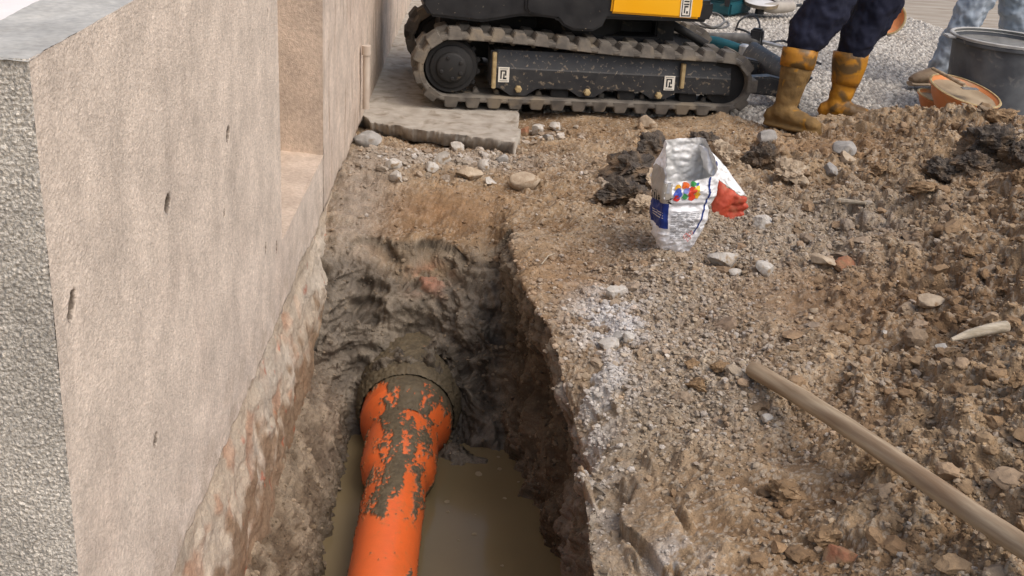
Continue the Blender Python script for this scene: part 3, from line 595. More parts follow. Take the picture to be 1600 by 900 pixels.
# crumbs of stone and earth nobody could count
def scatter(name, n, wgt, size, pal, faces='ico', kind='stuff', seed=1, lift=.25, mixr=(.45, .95)):
    r = np.random.default_rng(seed); Vf = V.reshape(-1, 3)
    dxy = np.gradient(V[:, :, 0], axis=1) * np.gradient(YS)[:, None]; w = np.clip(wgt, 0, None) * np.abs(dxy).ravel() / np.maximum(nz, .3)
    w[(Vf[:, 0] > .55 * Vf[:, 1] + .45)] = 0; idx = r.choice(len(Vf), n, p=w / w.sum())
    import bmesh
    bm = bmesh.new(); bmesh.ops.create_icosphere(bm, subdivisions=1 if faces == 'ico' else 3, radius=1); b = np.array([q.co[:] for q in bm.verts]); F = np.array([[q.index for q in f.verts] for f in bm.faces]); bm.free()
    nv = len(b); var = []
    for k in range(14):
        v = b.copy()
        for _ in range(6):
            nn = _n(r.normal(size=3)); d = r.uniform(.45, .85); v -= np.maximum(v @ nn - d, 0)[:, None] * nn
        var.append(v + r.normal(size=v.shape) * .05 if faces == 'ico' else v * (1 + .16 * fbm(v * 2.6 + k * 7, 3, k)[:, None]))
    var = np.array(var)[r.integers(0, 14, n)]
    s = size[0] * (size[1] / size[0]) ** (r.random(n) ** 2.6); sc3 = s[:, None] * np.stack([r.uniform(.8, 1.25, n), r.uniform(.8, 1.25, n), r.uniform(.5, .9, n)], 1)
    a = r.uniform(0, 6.283, n); tl = r.normal(0, .35, n); ca, sa, ct, st = np.cos(a), np.sin(a), np.cos(tl), np.sin(tl); o = 0 * a; i1 = o + 1
    Rz = np.stack([ca, -sa, o, sa, ca, o, o, o, i1], 1).reshape(-1, 3, 3); Rx = np.stack([i1, o, o, o, ct, -st, o, st, ct], 1).reshape(-1, 3, 3)
    vv = np.einsum('nij,nkj->nki', Rz @ Rx, var * sc3[:, None, :])
    pos = Vf[idx] + np.stack([r.normal(0, .002, n), r.normal(0, .002, n), s * lift], 1)
    pal = np.array([lin(*p) for p in pal]); ci = pal[r.integers(0, len(pal), n)] * r.uniform(.75, 1.2, (n, 1))
    if wgt is not None:
        mixg = r.uniform(*mixr, (n, 1)); ci = ci * (1 - mixg) + tin[idx] * mixg
    FF = (F[None] + (np.arange(n) * nv)[:, None, None]).reshape(-1, 3)
    return setp(mesh_np(name, (vv + pos[:, None, :]).reshape(-1, 3), FF, m_peb, smooth=False, colr=np.clip(np.repeat(ci, nv, 0), .01, .85)), kind=kind)
vis = flat * sstep(1.5, 1.9, Y) * sstep(6.3, 5.9, Y) * (1 - .85 * smooth_m) * sstep(-.6, -.5, X)
persp = 1 / np.maximum(Y, 1.6) ** 1.2
br_pal = [(150, 120, 88), (165, 138, 104), (135, 106, 76), (178, 156, 126), (120, 94, 66)]
gr_pal = [(185, 176, 162), (170, 156, 138), (200, 194, 186), (160, 140, 116), (150, 146, 140), (176, 150, 124), (190, 172, 146)]
scatter('pebbles', 18000, vis * persp * (.05 + 1.6 * stony) * (1 - .7 * moundm), (.003, .012), gr_pal, seed=3)
scatter('earth_crumbs', 40000, vis * persp * (.35 + .9 * moundm + .4 * stony), (.003, .012), br_pal, seed=4, lift=.15, mixr=(.7, 1.0))
scatter('earth_clods', 1500, vis * persp * (.12 + 1.5 * moundm + .25 * stony) * sstep(.15, .35, X), (.010, .036), [(120, 96, 70), (140, 112, 82), (106, 84, 60)], faces='big', seed=24, lift=.12, mixr=(.35, .9))
scatter('rubble', 420, vis * persp * (.1 + stony + .9 * moundm) * sstep(.1, .3, X + .8 * (Y > 4.1)), (.010, .026), gr_pal[1:] + br_pal + br_pal, faces='big', seed=5, lift=.1)
band = np.clip(blob(650, 248, .16, .16) + blob(740, 245, .14, .12) + blob(690, 232, .2, .1) + .8 * blob(860, 200, .12, .12) + .5 * blob(930, 280, .1, .1), 0, 1) * flat
scatter('rubble', 420, band, (.007, .024), [(206, 202, 196), (190, 184, 174), (176, 168, 156), (160, 150, 136)], faces='big', seed=15, lift=.25)
chalk = pale * flat
scatter('chalk_crumbs', 900, chalk * persp, (.003, .011), [(198, 192, 184), (180, 172, 160)], seed=6)
scatter('mud_crumbs', 6000, wallm * sstep(1.9, 2.2, Y) * sstep(WATER - .02, WATER + .04, Z), (.003, .013), [(104, 86, 64), (126, 108, 84), (84, 70, 54), (150, 132, 108)], seed=7, lift=.0)
#PART3

# ------------------------------------------------------------------ the orange drain pipe
def mud_lathe(name, prof, cx, cz, seed, mud_bias, mat, parent, n=300, thick=.004):
    prof = np.array(prof); s = np.concatenate([[0], np.cumsum(np.hypot(np.diff(prof[:, 0]), np.diff(prof[:, 1])))]); m = max(12, int(s[-1] / .0035))
    t = np.linspace(0, s[-1], m); yy = np.interp(t, s, prof[:, 0]); rr = np.interp(t, s, prof[:, 1])
    for _ in range(2): rr[1:-1] = (rr[:-2] + 2 * rr[1:-1] + rr[2:]) / 4
    w = np.linspace(0, 2 * np.pi, n, endpoint=False); YY, WW = np.meshgrid(yy, w, indexing='ij'); RR = np.repeat(rr[:, None], n, 1)
    q = np.stack([RR * np.sin(WW), YY, RR * np.cos(WW)], -1).reshape(-1, 3)
    top = np.cos(WW).ravel(); ang = np.sin(WW).ravel()
    f = .8 * fbm(q * np.array([27, 9.5, 27]) + 3, 5, seed) + .6 * fbm(q * 75, 3, seed + 5)
    bias = mud_bias(YY.ravel(), WW.ravel()); mask = sstep(.0, .07, f + bias)
    d = mask * thick * (1.0 + .7 * perlin(q * 120, seed + 9) + .6 * np.clip(f + bias, 0, 1))
    nrm = np.stack([np.sin(WW), 0 * WW, np.cos(WW)], -1).reshape(-1, 3)
    org = lin(216, 99, 46) * (1 + 0 * top[:, None]); sm = sstep(-.5, .02, f + bias)[:, None] * .42
    film = sstep(.2, .9, fbm(q * 9, 3, seed + 12))[:, None] * .18
    c = org * (1 - sm - film) + (sm + film) * lin(166, 106, 64)
    mc = lin(88, 77, 58) * (1 + .3 * fbm(q * 40, 3, seed + 15)[:, None])
    c = c * (1 - mask[:, None]) + mask[:, None] * mc
    o = mesh_np(name, q + nrm * d[:, None] + np.array([cx, 0, cz]), gridF(m, n, True), mat, parent, colr=np.clip(c, .01, .9), wet=1 - mask * .8)
    return o
m_pipe = M('orange_plastic_with_mud', DIRT, attr='tint', scale=30, rough=.75, bump=.12, bscale=120, bdist=.001, wetattr=True, spec=.4, vary=.05)
PCX, PCZ = -.228, -.622
pipe = empty('drain_pipe', (0, 0, 0), 0, 'muddy orange plastic sewer pipe with two widening sockets in the trench', 'pipe')
def bias_body(y, w):
    wl = (w + np.pi) % (2 * np.pi) - np.pi
    near = sstep(2.98, 3.12, y); streak = np.exp(-((wl + .15 + .25 * np.sin(y * 7)) / .30) ** 2) * .95 + np.exp(-((wl - .85) / .22) ** 2) * .55
    return -.64 + near * (.12 + streak + .35 * np.exp(-(wl / 1.2) ** 2)) + (1 - near) * (.62 * np.exp(-((wl - .92) / .2) ** 2) - .2) + 1.3 * sstep(1.55, 2.0, np.abs(wl)) * .5
mud_lathe('pipe_body', [(.9, .097), (3.37, .097), (3.40, .101), (3.44, .117), (3.47, .122), (3.60, .1235), (3.64, .1215), (3.665, .118), (3.68, .119)], PCX, PCZ, 3, bias_body, m_pipe, pipe)
def bias_sock(y, w):
    wl = (w + np.pi) % (2 * np.pi) - np.pi
    return -.75 + 1.35 * np.exp(-((wl - .15) / .75) ** 2) + .6 * sstep(3.72, 3.80, y) * sstep(.3, 1.2, wl) + .5 * sstep(3.79, 3.84, y)
mud_lathe('socket', [(3.672, .117), (3.70, .128), (3.752, .150), (3.768, .158), (3.80, .161), (3.845, .161), (3.85, .157)], PCX + .002, PCZ, 21, bias_sock, m_pipe, pipe)
def bias_col(y, w): return .9 + 0 * y
m_mud = M('wet_grey_mud', DIRT, attr='tint', scale=30, rough=.8, bump=.5, bscale=140, bdist=.003, wetattr=True, spec=.4, vary=.15)
mud_lathe('collar', [(3.835, .158), (3.845, .166), (3.87, .174), (3.90, .180), (3.95, .186), (4.06, .19), (4.2, .19)], PCX + .004, PCZ + .004, 33, bias_col, m_mud, pipe, thick=.007)

# ------------------------------------------------------------------ mini excavator
m_blk = M('black_paint_muddy', lin(34, 34, 36), lin(50, 49, 48), scale=14, rough=.5, bump=.12, bscale=60, c3=lin(112, 100, 84), scale3=48, t3=(.59, .66), spec=.45)
m_blk2 = M('black_plate', lin(26, 26, 28), lin(40, 39, 39), scale=9, rough=.45, bump=.08, bscale=40, c3=lin(130, 120, 102), scale3=55, t3=(.68, .72), spec=.45)
m_rub = M('dusty_rubber', lin(76, 70, 62), lin(118, 108, 94), scale=12, rough=.9, bump=.4, bscale=90, c3=lin(140, 124, 98), scale3=9, t3=(.5, .66), spec=.25)
m_rubmud = M('mud_caked_rubber', lin(128, 110, 84), lin(166, 148, 118), scale=12, rough=.95, bump=.6, bscale=80, c3=lin(84, 76, 64), scale3=12, t3=(.55, .68), spec=.2)
m_dark = M('dark_gap_steel', lin(24, 23, 22), lin(38, 36, 34), scale=10, rough=.7, bump=.2, c3=lin(92, 80, 62), scale3=18, t3=(.62, .72))
m_yel = M('yellow_machine_paint', lin(238, 168, 10), lin(242, 176, 18), scale=3, rough=.35, bump=.02, bscale=30, spec=.5)
m_white = M('white_sticker', lin(214, 206, 190), lin(226, 220, 206), scale=20, rough=.6, bump=.05)
m_ink = M('black_ink', lin(30, 28, 28), rough=.6, bump=0)
m_steel = M('grey_steel', lin(150, 150, 150), lin(180, 178, 174), scale=20, rough=.4, metal=.6, bump=.1)
m_mudbar = M('muddy_steel_bar', lin(150, 128, 88), lin(176, 156, 116), scale=40, rough=.85, bump=.4, bscale=120)
EO = np.array([-.179, 5.849, 0.0]); EA = _n(np.array([1.453, .171, 0])); EN = np.array([-EA[1], EA[0], 0]); EROT = math.atan2(EA[1], EA[0])
exc = empty('mini_excavator', tuple(EO), EROT, 'yellow and black tracked mini excavator parked behind the trench', 'excavator')
def hull_path(r_extra):
    c1, r1, c2, r2 = (.012, .205), .165 + r_extra, (1.40, .155), .132 + r_extra
    dx, dz = c2[0] - c1[0], c2[1] - c1[1]; D = math.hypot(dx, dz); th = math.atan2(dz, dx); be = math.acos((r1 - r2) / D)
    pts = []
    for w in np.linspace(th + be, th - be + 2 * math.pi, 40): pts.append((c1[0] + r1 * math.cos(w), c1[1] + r1 * math.sin(w)))
    for w in np.linspace(th - be, th + be, 40)[0:]: pts.append((c2[0] + r2 * math.cos(w), c2[1] + r2 * math.sin(w)))
    P = np.array(pts + [pts[0]]); s = np.concatenate([[0], np.cumsum(np.hypot(*np.diff(P, axis=0).T))])
    n = 400; t = np.linspace(0, s[-1], n, endpoint=False); return np.stack([np.interp(t, s, P[:, 0]), np.interp(t, s, P[:, 1])], 1), s[-1]
TW = .23
def belt(parent, y0, mat):
    P, Lp = hull_path(0); T = np.roll(P, -1, 0) - np.roll(P, 1, 0); T /= np.linalg.norm(T, axis=1)[:, None]; Nout = np.stack([-T[:, 1], T[:, 0]], 1)
    cen = P.mean(0); Nout *= np.sign(((P - cen) * Nout).sum(1))[:, None]
    sag = .006 * np.sin(P[:, 0] * 5.5) * (P[:, 1] > .25); P = P + np.stack([0 * sag, sag], 1)
    sec = [(.012, -.028), (0, -.022), (0, -.004), (.012, 0), (TW - .012, 0), (TW, -.004), (TW, -.022), (TW - .012, -.028)]
    Vv = np.array([[(p[0] + n[0] * h, y0 + y, p[1] + n[1] * h) for y, h in sec] for p, n in zip(P, Nout)]); k = len(sec); m = len(P)
    F = gridF(m, k, True).tolist(); F += [((m - 1) * k + j, (m - 1) * k + (j + 1) % k, (j + 1) % k, j) for j in range(k)]
    b = MB().add(Vv.reshape(-1, 3), F)
    nl = 35; s_step = m / nl
    rr = random.Random(3)
    for i in range(nl):
        for row in (0, 1):
            c = (i + .5 * row) * s_step
            def at(u, h):
                f = (c + u / Lp * m) % m; i0 = int(f) % m; i1 = (i0 + 1) % m; w = f - int(f); p = P[i0] * (1 - w) + P[i1] * w; n = Nout[i0] * (1 - w) + Nout[i1] * w
                return p + n * h
            ya, yb = (-.004, .118) if row == 0 else (.112, TW + .004)
            hh = .028 + rr.uniform(-.004, .002); bw, tw = .042, .026
            q = []
            for yy, inset in ((ya, .0), (yb, .0)):
                edge = (yy == ya and row == 0) or (yy == yb and row == 1); ins = .012 if edge else .003; sg = 1 if yy == ya else -1
                lo = -.026 if edge else -.002
                for u, h, dy in ((-bw, lo, 0), (-tw, hh, ins * sg), (tw, hh, ins * sg), (bw, lo, 0)):
                    p = at(u, h); q.append((p[0], y0 + yy + dy, p[1]))
            b.add(q, [(0, 1, 2, 3), (7, 6, 5, 4), (0, 4, 5, 1), (1, 5, 6, 2), (2, 6, 7, 3), (3, 7, 4, 0)])
            # inner guide lug
        c = (i + .25) * s_step
        q = []
        for yy in (TW * .36, TW * .64):
            for u, h in ((-.016, -.026), (-.010, -.052), (.010, -.052), (.016, -.026)):
                f = (c + u / Lp * m) % m; i0 = int(f) % m; p = P[i0] + Nout[i0] * h; q.append((p[0], y0 + yy, p[1]))
        b.add(q, [(0, 1, 2, 3), (7, 6, 5, 4), (0, 4, 5, 1), (1, 5, 6, 2), (2, 6, 7, 3), (3, 7, 4, 0)])
    return b.build('track_belt', mat, parent, bevel=.004)
def m_belt_():
    m = M('rubber_track', lin(84, 79, 73), lin(116, 109, 99), scale=14, rough=.9, bump=.5, bscale=90, c3=lin(124, 113, 97), scale3=7, t3=(.54, .66), spec=.25)
    return m
m_belt = m_belt_()
def toothed(r, th, n=16, y0=0., y1=.02, c=(0, 0)):
    pts = []
    for i in range(n):
        for f, k in ((0, .90), (.3, .90), (.42, 1), (.68, 1), (.8, .90)): w = 2 * math.pi * (i + f) / n; pts.append((c[0] + r * k * math.cos(w), c[1] + r * k * math.sin(w)))
    return pts
def track(y0, y_front):
    b = belt(exc, y0, m_belt)
    f = MB().prism(toothed(.148, .02, 15, c=(.012, .205)), y0 + .075, y0 + .105); f.lathe([(.045, .125), (.052, .130), (.075, .132), (.078, .13)], 48, 'y', (.012, y0, .205)); f.lathe([(.032, .098), (.036, .104), (.05, .106)], 48, 'y', (.012, y0, .205))
    sp = f.build('sprocket', m_dark, exc)
    hcap = MB().lathe([(.012, .062), (.016, .070), (.022, .0745), (.046, .0755)], 48, 'y', (.012, y0, .205))
    for w in (200, 330, 275, 30, 110): hcap.lathe([(.006, .007), (.008, .010), (.014, .010)], 10, 'y', (.012 + .052 * math.cos(math.radians(w)), y0, .205 + .052 * math.sin(math.radians(w))))
    hcap.build('hub_cap', m_dark, sp)
    f = MB().lathe([(.055, .06), (.06, .108), (.075, .112), (.16, .112), (.175, .108), (.18, .06)], 40, 'y', (1.40, y0, .155)); f.build('idler_wheel', m_dark, exc)
    # frame: slanted upper face, upright lower face, scalloped skirt
    fr = MB(); x0, x1 = .225, 1.425
    sec = [(.118, .300), (.066, .292), (.044, .212), (.038, .205), (.036, .125), (.036, .108)]
    xs = np.linspace(x0, x1, 90); rows = []
    for x in xs:
        kx = (x - x0) / (x1 - x0); dz = -.03 * kx
        sc_ = .0
        for bx in (.346, .692, 1.057): sc_ = max(sc_, max(0, 1 - abs(x - bx) / .10))
        low = .112 - .040 * min(1, sc_ * 1.6) if x < 1.2 else .100
        rows.append([(x, y0 + y, z + dz * (.9 if z > .12 else .1)) for y, z in sec] + [(x, y0 + .036, low), (x, y0 + .06, low + .002), (x, y0 + .16, low + .02), (x, y0 + .16, .29 + dz)])
    Vv = np.array(rows); n, k = Vv.shape[:2]
    fr.add(Vv.reshape(-1, 3), gridF(n, k, True).tolist() + [tuple(range(k - 1, -1, -1)), tuple(range((n - 1) * k, n * k))])
    fr.box((x0 - .02, y0 + .05, .12), (x0 + .015, y0 + .17, .29)).build('track_frame', m_blk, exc, angle=20)
    for bx, bz in ((.346, .107), (.692, .099), (1.057, .092)):
        MB().lathe([(.012, .010), (.015, .017), (.034, .018)], 6, 'y', (bx, y0, bz)).build('frame_bolt', m_mudbar, exc, smooth=False)
    for bx in (.36, .56, .70, .90, 1.06, 1.22):
        MB().lathe([(.06, .03), (.065, .045), (.10, .047), (.104, .03), (.13, .03), (.134, .047), (.17, .045), (.175, .03)], 24, 'y', (bx, y0, .078)).build('track_roller', m_dark, exc)
    if y_front:
        for bx, za, zb in ((.222, .107, .285), (1.172, .130, .255)):
            MB().box((bx - .010, y0 + .020, za), (bx + .010, y0 + .048, zb)).build('lifting_bar', m_mudbar, exc, bevel=.003)
        for bx, za, zb in ((.271, .138, .212), (1.108, .118, .190)):
            st = MB().box((bx - .027, y0 + .0315, za), (bx + .027, y0 + .0345, zb)).build('warning_sticker', m_white, exc)
            pic = MB(); zc = (za + zb) / 2; yk = y0 + .0305
            for (xa, xb, z1, z2) in ((-.017, -.010, -.02, .022), (-.010, .012, .016, .022), (.006, .013, -.004, .016), (-.004, .014, -.022, -.014), (-.002, .004, -.014, .006), (-.02, .02, .028, .030), (-.02, .02, -.031, -.029)):
                pic.box((bx + xa, yk, zc + z1), (bx + xb, yk + .0008, zc + z2))
            pic.build('pictogram', m_ink, st, smooth=False)
    return b
track(0.0, True); track(.76, False)
# undercarriage, slew ring and upper structure
MB().box((.28, .24, .16), (1.1, .75, .34)).build('undercarriage', m_dark, exc, bevel=.015)
MB().box((-.02, .40, .18), (1.2, .74, .40)).build('body_shade_box', m_dark, exc, bevel=.01)  # added dark box standing in for the body's shadow between the tracks
MB().lathe([(.30, .24), (.42, .25), (.44, .22)], 40, 'z', (.70, .5, 0)).build('slew_ring', m_dark, exc)
up = MB(); up.prism([(-.10, .44), (.16, .42), (.34, .455), (1.28, .455), (1.30, .50), (1.30, .56), (-.12, .56), (-.14, .50)], .06, 1.0).build('revolving_frame', m_blk2, exc, bevel=.015)
cw = [(.36, .50), (.375, .475), (.42, .462), (.52, .452), (.55, .42), (.60, .398), (.70, .398), (.745, .425), (.765, .47), (.775, .62), (.36, .62)]
MB().prism(cw, .035, .26).build('moulded_cover', m_blk2, exc, bevel=.012)
yb = MB().prism([(.782, .487), (1.232, .472), (1.24, .54), (1.22, .82), (.80, .86)], .045, .32).build('yellow_panel', m_yel, exc, bevel=.010)
st = MB().box((1.128, .0415, .481), (1.184, .0442, .575)).build('warning_sticker', m_white, yb)
pic = MB()
for (xa, xb, z1, z2) in ((.006, .050, .005, .010), (.006, .010, .010, .085), (.046, .050, .010, .085), (.015, .042, .06, .066), (.018, .024, .02, .056), (.024, .038, .048, .055), (.030, .038, .018, .03), (.016, .041, .074, .080)): pic.box((1.128 + xa, .0405, .481 + z1), (1.128 + xb, .0415, .481 + z2))
pic.build('pictogram', m_ink, st, smooth=False)
MB().prism([(.15, .565), (.36, .575), (.36, .9), (.05, .9)], .08, .4).build('orange_panel', M('orange_machine_paint', lin(190, 96, 40), rough=.4, bump=.05), exc, bevel=.01)
MB().prism([(-.10, .562), (1.25, .562), (1.2, 1.0), (.2, 1.05), (-.05, .95)], .33, 1.0).build('engine_hood', m_yel, exc, bevel=.03)
MB().box((1.08, .30, .27), (1.18, .40, .45)).build('swing_bracket', m_dark, exc, bevel=.01)
pa, pb = (1.16, .34, .40), (1.36, .30, .30)
MB().loft([pa, (1.26, .32, .35), pb], .022, 14).build('blade_cylinder', m_dark, exc)
MB().loft([(1.255, .322, .353), (1.34, .305, .312)], .014, 12).build('cylinder_rod', m_steel, exc)
# dozer blade in front
bl = []
for w in np.linspace(-.62, .62, 15): bl.append((1.812 + .16 * (1 - math.cos(w)) + .035 * w, .105 + .155 * math.sin(w)))
prof = bl + [(x - .022, z) for x, z in bl[::-1]]
dz = MB().prism(prof, .06, 1.0).build('dozer_blade', m_blk, exc, angle=50)
for ya in (.22, .70): MB().prism([(1.45, .08), (1.80, .05), (1.80, .14), (1.70, .16), (1.45, .14)], ya, ya + .08).build('blade_arm', m_blk, dz, bevel=.008)

# ------------------------------------------------------------------ foil cement bag
m_bag = M('printed_foil', lin(222, 221, 222), lin(234, 233, 232), scale=8, rough=.4, bump=.1, bscale=40, metal=.05, spec=.5)
m_foil = M('silver_foil', lin(206, 204, 200), lin(222, 220, 216), scale=14, rough=.4, metal=.2, bump=.5, bscale=26, bdist=.006)
m_blue = M('dark_blue_print', lin(24, 48, 118), rough=.45, bump=0); m_sand = M('grey_beige_print', lin(162, 154, 142), rough=.45, bump=0)
m_grey = M('grey_print', lin(150, 150, 152), rough=.5, bump=0); m_hred = M('red_print', lin(206, 74, 56), rough=.5, bump=0)
BB = hit(1062, 398); BB = np.array([BB[0], BB[1] - .02, BB[2] + .004]); BA = math.radians(13)
bag = empty('cement_bag', tuple(BB), BA, 'opened white and silver foil bag of sealing powder on the soil', 'bag')
BH = .385; bvs = [0, .12, .35, .6, .75, 1.0]
def bag_pt(u, v, off=0.0):
    """u 0-1 front, 1-2 right side, 2-3 back, 3-4 left side; v 0-1 upwards"""
    w = np.interp(v, bvs, [.098, .118, .160, .190, .182, .125]); d = np.interp(v, bvs, [.045, .075, .11, .13, .125, .10])
    cx = np.interp(v, bvs, [-.004, -.004, .0, .008, .012, .014]); cy = .06
    u = np.asarray(u, float) % 4; s = np.clip(u, 0, 1); 
    x = np.where(u < 1, -w / 2 + w * u, np.where(u < 2, w / 2, np.where(u < 3, w / 2 - w * (u - 2), -w / 2)))
    y = np.where(u < 1, -d / 2, np.where(u < 2, -d / 2 + d * (u - 1), np.where(u < 3, d / 2, d / 2 - d * (u - 3))))
    # crumples
    p = np.stack([x * 9 + 3, y * 9, np.asarray(v) * 4.2 + 0 * x], -1).reshape(-1, 3); cr = ((fbm(p, 3, 120, True) - .6) * .008 + .009 * perlin(p * .6, 125) + .003 * fbm(p * 3.1, 2, 127, True)).reshape(np.shape(x))
    crease = -.006 * np.exp(-((v - .47) / .03) ** 2) - .003 * np.exp(-((v - .53) / .015) ** 2)
    bulge = .012 * np.sin(np.pi * (u % 1)) * np.sin(np.pi * np.clip(v / .8, 0, 1))
    nx = np.where((u >= 1) & (u < 2), 1, np.where(u >= 3, -1, 0.)); ny = np.where(u < 1, -1, np.where((u >= 2) & (u < 3), 1, 0.))
    o = cr + crease + bulge * np.where(u < 1, 1, .3) + off
    return np.stack([x + cx + nx * o, y + cy + ny * o, v * BH + 0 * x], -1)
def rim(u):
    u = u % 4
    return np.interp(u, [0, .15, .5, .9, 1.0, 1.25, 1.6, 2, 3, 3.2, 3.6, 4], [.70, .695, .70, .735, .80, .90, .98, 1.0, .985, .97, .84, .70])
uu = np.linspace(0, 4, 240, endpoint=False); tt = np.linspace(0, 1, 110); UU, TT = np.meshgrid(uu, tt); VVb = TT * rim(UU)
mesh_np('bag_body', bag_pt(UU, VVb), gridF(110, 240, True), m_bag, bag)
lin_ = bag_pt(UU, .02 + (VVb) * .978, -.0018); mesh_np('foil_lining', lin_, gridF(110, 240, True)[:, ::-1], m_foil, bag)
def patch(name, u0, u1, v0, v1, mat, parent, n=14, m=14, off=.0012, fn=None):
    u, v = np.meshgrid(np.linspace(u0, u1, n), np.linspace(v0, v1, m))
    if fn is not None: u, v = fn(u, v)
    return mesh_np(name, bag_pt(u, v, off), gridF(m, n), mat, parent)
patch('blue_print', 3.1, 4.10, .26, .50, m_blue, bag, n=60, off=.002, fn=lambda u, v: (u, v + (u - 3.6) * .0))
patch('beige_print', 3.1, 4.12, .5005, .78, m_sand, bag, n=60, off=.002, fn=lambda u, v: (u, np.minimum(v, rim(u) - .015)))
def text_on_bag(txt, u0, u1, v0, v1, mat, parent, name='lettering', slope=0.0):
    cu = bpy.data.curves.new('lettering', 'FONT'); cu.body = txt; cu.resolution_u = 3; o = bpy.data.objects.new('lettering', cu); col.objects.link(o)
    me = bpy.data.meshes.new_from_object(o.evaluated_get(bpy.context.evaluated_depsgraph_get())); bpy.data.objects.remove(o); bpy.data.curves.remove(cu)
    import bmesh
    bm = bmesh.new(); bm.from_mesh(me); bmesh.ops.triangulate(bm, faces=bm.faces); c = np.array([v.co[:] for v in bm.verts]); F = np.array([[v.index for v in f.verts] for f in bm.faces]); bm.free(); bpy.data.meshes.remove(me)
    c -= c.min(0); c /= np.maximum(c.max(0), 1e-6); u = u0 + (u1 - u0) * c[:, 0]; v = v0 + (v1 - v0) * c[:, 1] + slope * c[:, 0]
    return mesh_np(name, bag_pt(u, v, .0028), F, mat, parent, smooth=False)
text_on_bag('osilex', 3.12, 4.17, .506, .60, m_ink, bag, slope=-.012)
for k in range(3): patch('print_line', 3.45, 4.0, .40 - k * .022, .407 - k * .022, m_white, bag, off=.0026, m=3)
patch('outline_print', 3.5, 4.1, .69, .694, m_grey, bag, off=.0026, m=3); patch('outline_print', 4.02, 4.08, .60, .694, m_grey, bag, off=.0026, n=4)
for (u, v, r, c_) in [(.22, .655, .035, (214, 160, 40)), (.36, .668, .045, (212, 96, 30)), (.50, .682, .035, (60, 150, 80)), (.24, .60, .052, (64, 84, 170)), (.40, .625, .035, (120, 130, 190)), (.50, .615, .055, (216, 70, 50)), (.60, .63, .04, (222, 190, 50)), (.22, .555, .04, (196, 50, 44)), (.38, .568, .035, (70, 150, 90)), (.52, .56, .045, (208, 66, 40)), (.62, .575, .035, (226, 170, 50)), (.60, .675, .022, (60, 110, 190))]:
    a = np.linspace(0, 2 * np.pi, 18); rr_ = np.array([.001, 1]); A, R_ = np.meshgrid(a, rr_); w = (.19 * np.ones_like(A))
    mesh_np('colour_dot', bag_pt(u + R_ * r * np.cos(A) * 1.5 * (1 + .25 * np.sin(A * 3 + u * 40)), v + R_ * r * np.sin(A) * .80 * (1 + .2 * np.sin(A * 2 + v * 50)), .0024 + .0004 * (u * 7 % 1)), gridF(2, 18), M('dot_print', lin(*c_), rough=.45, bump=0), bag)
rt = random.Random(8)
for k in range(15):
    v = .405 - k * .017
    u = .16
    while u < .78 - (.12 if k > 9 else 0):
        L_ = rt.uniform(.06, .16); patch('print_line', u, min(u + L_, .80), v, v + .0065, m_grey, bag, n=5, m=2, off=.002); u += L_ + .03
patch('heading_line', .16, .78, .425, .429, m_grey, bag, m=2, off=.002)
patch('grey_band', .17, .80, .485, .53, M('pale_grey_print', lin(186, 184, 184), rough=.5, bump=0), bag, off=.0014)
for (u, v) in ((.60, .185), (.73, .205), (.73, .155)):
    for s1, s2 in (((0, 1), (1, 0)), ((1, 0), (0, -1)), ((0, -1), (-1, 0)), ((-1, 0), (0, 1))):
        ru, rv = .075, .034; a_ = np.linspace(0, 1, 8); U2 = np.stack([u + ru * k * (s1[0] + (s2[0] - s1[0]) * a_) for k in (.80, 1)]); V2 = np.stack([v + rv * k * (s1[1] + (s2[1] - s1[1]) * a_) for k in (.80, 1)])
        mesh_np('hazard_diamond', bag_pt(U2, V2, .0024), gridF(2, 8), m_hred, bag)
text_on_bag('!', .722, .740, .190, .222, m_ink, bag, 'hazard_mark')
vv_ = np.linspace(.20, .735, 60); uc = .86 + .035 * np.sin(vv_ * 16) * (vv_ > .6) - .05 * (vv_ < .3) * (.3 - vv_) * 8
mesh_np('blue_line', np.stack([bag_pt(uc - .018, vv_, .0022), bag_pt(uc + .018, vv_, .0022)], 0), gridF(2, 60), m_blue, bag)
mesh_np('blue_line', np.stack([bag_pt(np.full(20, 1.06), np.linspace(.76, .86, 20), .0022), bag_pt(np.full(20, 1.16), np.linspace(.76, .86, 20), .0022)], 0), gridF(2, 20), M('bright_blue_print', lin(50, 90, 200), rough=.4, bump=0), bag)
# torn flap folded down to the right
up_ = [PY(px, py, y) for px, py, y in ((1092, 226, 4.03), (1104, 231, 4.01), (1118, 244, 4.0), (1134, 262, 3.99), (1148, 282, 3.98), (1164, 304, 3.97))]
lo_ = [PY(px, py, y) for px, py, y in ((1100, 262, 4.0), (1107, 272, 3.96), (1117, 278, 3.95), (1131, 287, 3.95), (1143, 296, 3.95), (1157, 306, 3.95))]
Rb = np.array(Euler((0, 0, BA)).to_matrix()); tt_ = np.linspace(0, 5, 50); ss_ = np.linspace(0, 1, 16)
U_ = np.stack([np.interp(tt_, range(6), [q[k] for q in up_]) for k in range(3)], 1); L2 = np.stack([np.interp(tt_, range(6), [q[k] for q in lo_]) for k in range(3)], 1)
fl = U_[None] * (1 - ss_[:, None, None]) + L2[None] * ss_[:, None, None]; fr_ = fl.reshape(-1, 3); fr_ = fr_ + np.array([.2, -.9, .3]) * ((fbm(fr_ * 30, 3, 130, True) - .6) * .007)[:, None]
o = mesh_np('torn_flap', (fr_ - BB) @ Rb, gridF(16, 50), m_foil, bag); o.modifiers.new('thickness', 'SOLIDIFY').thickness = .0015

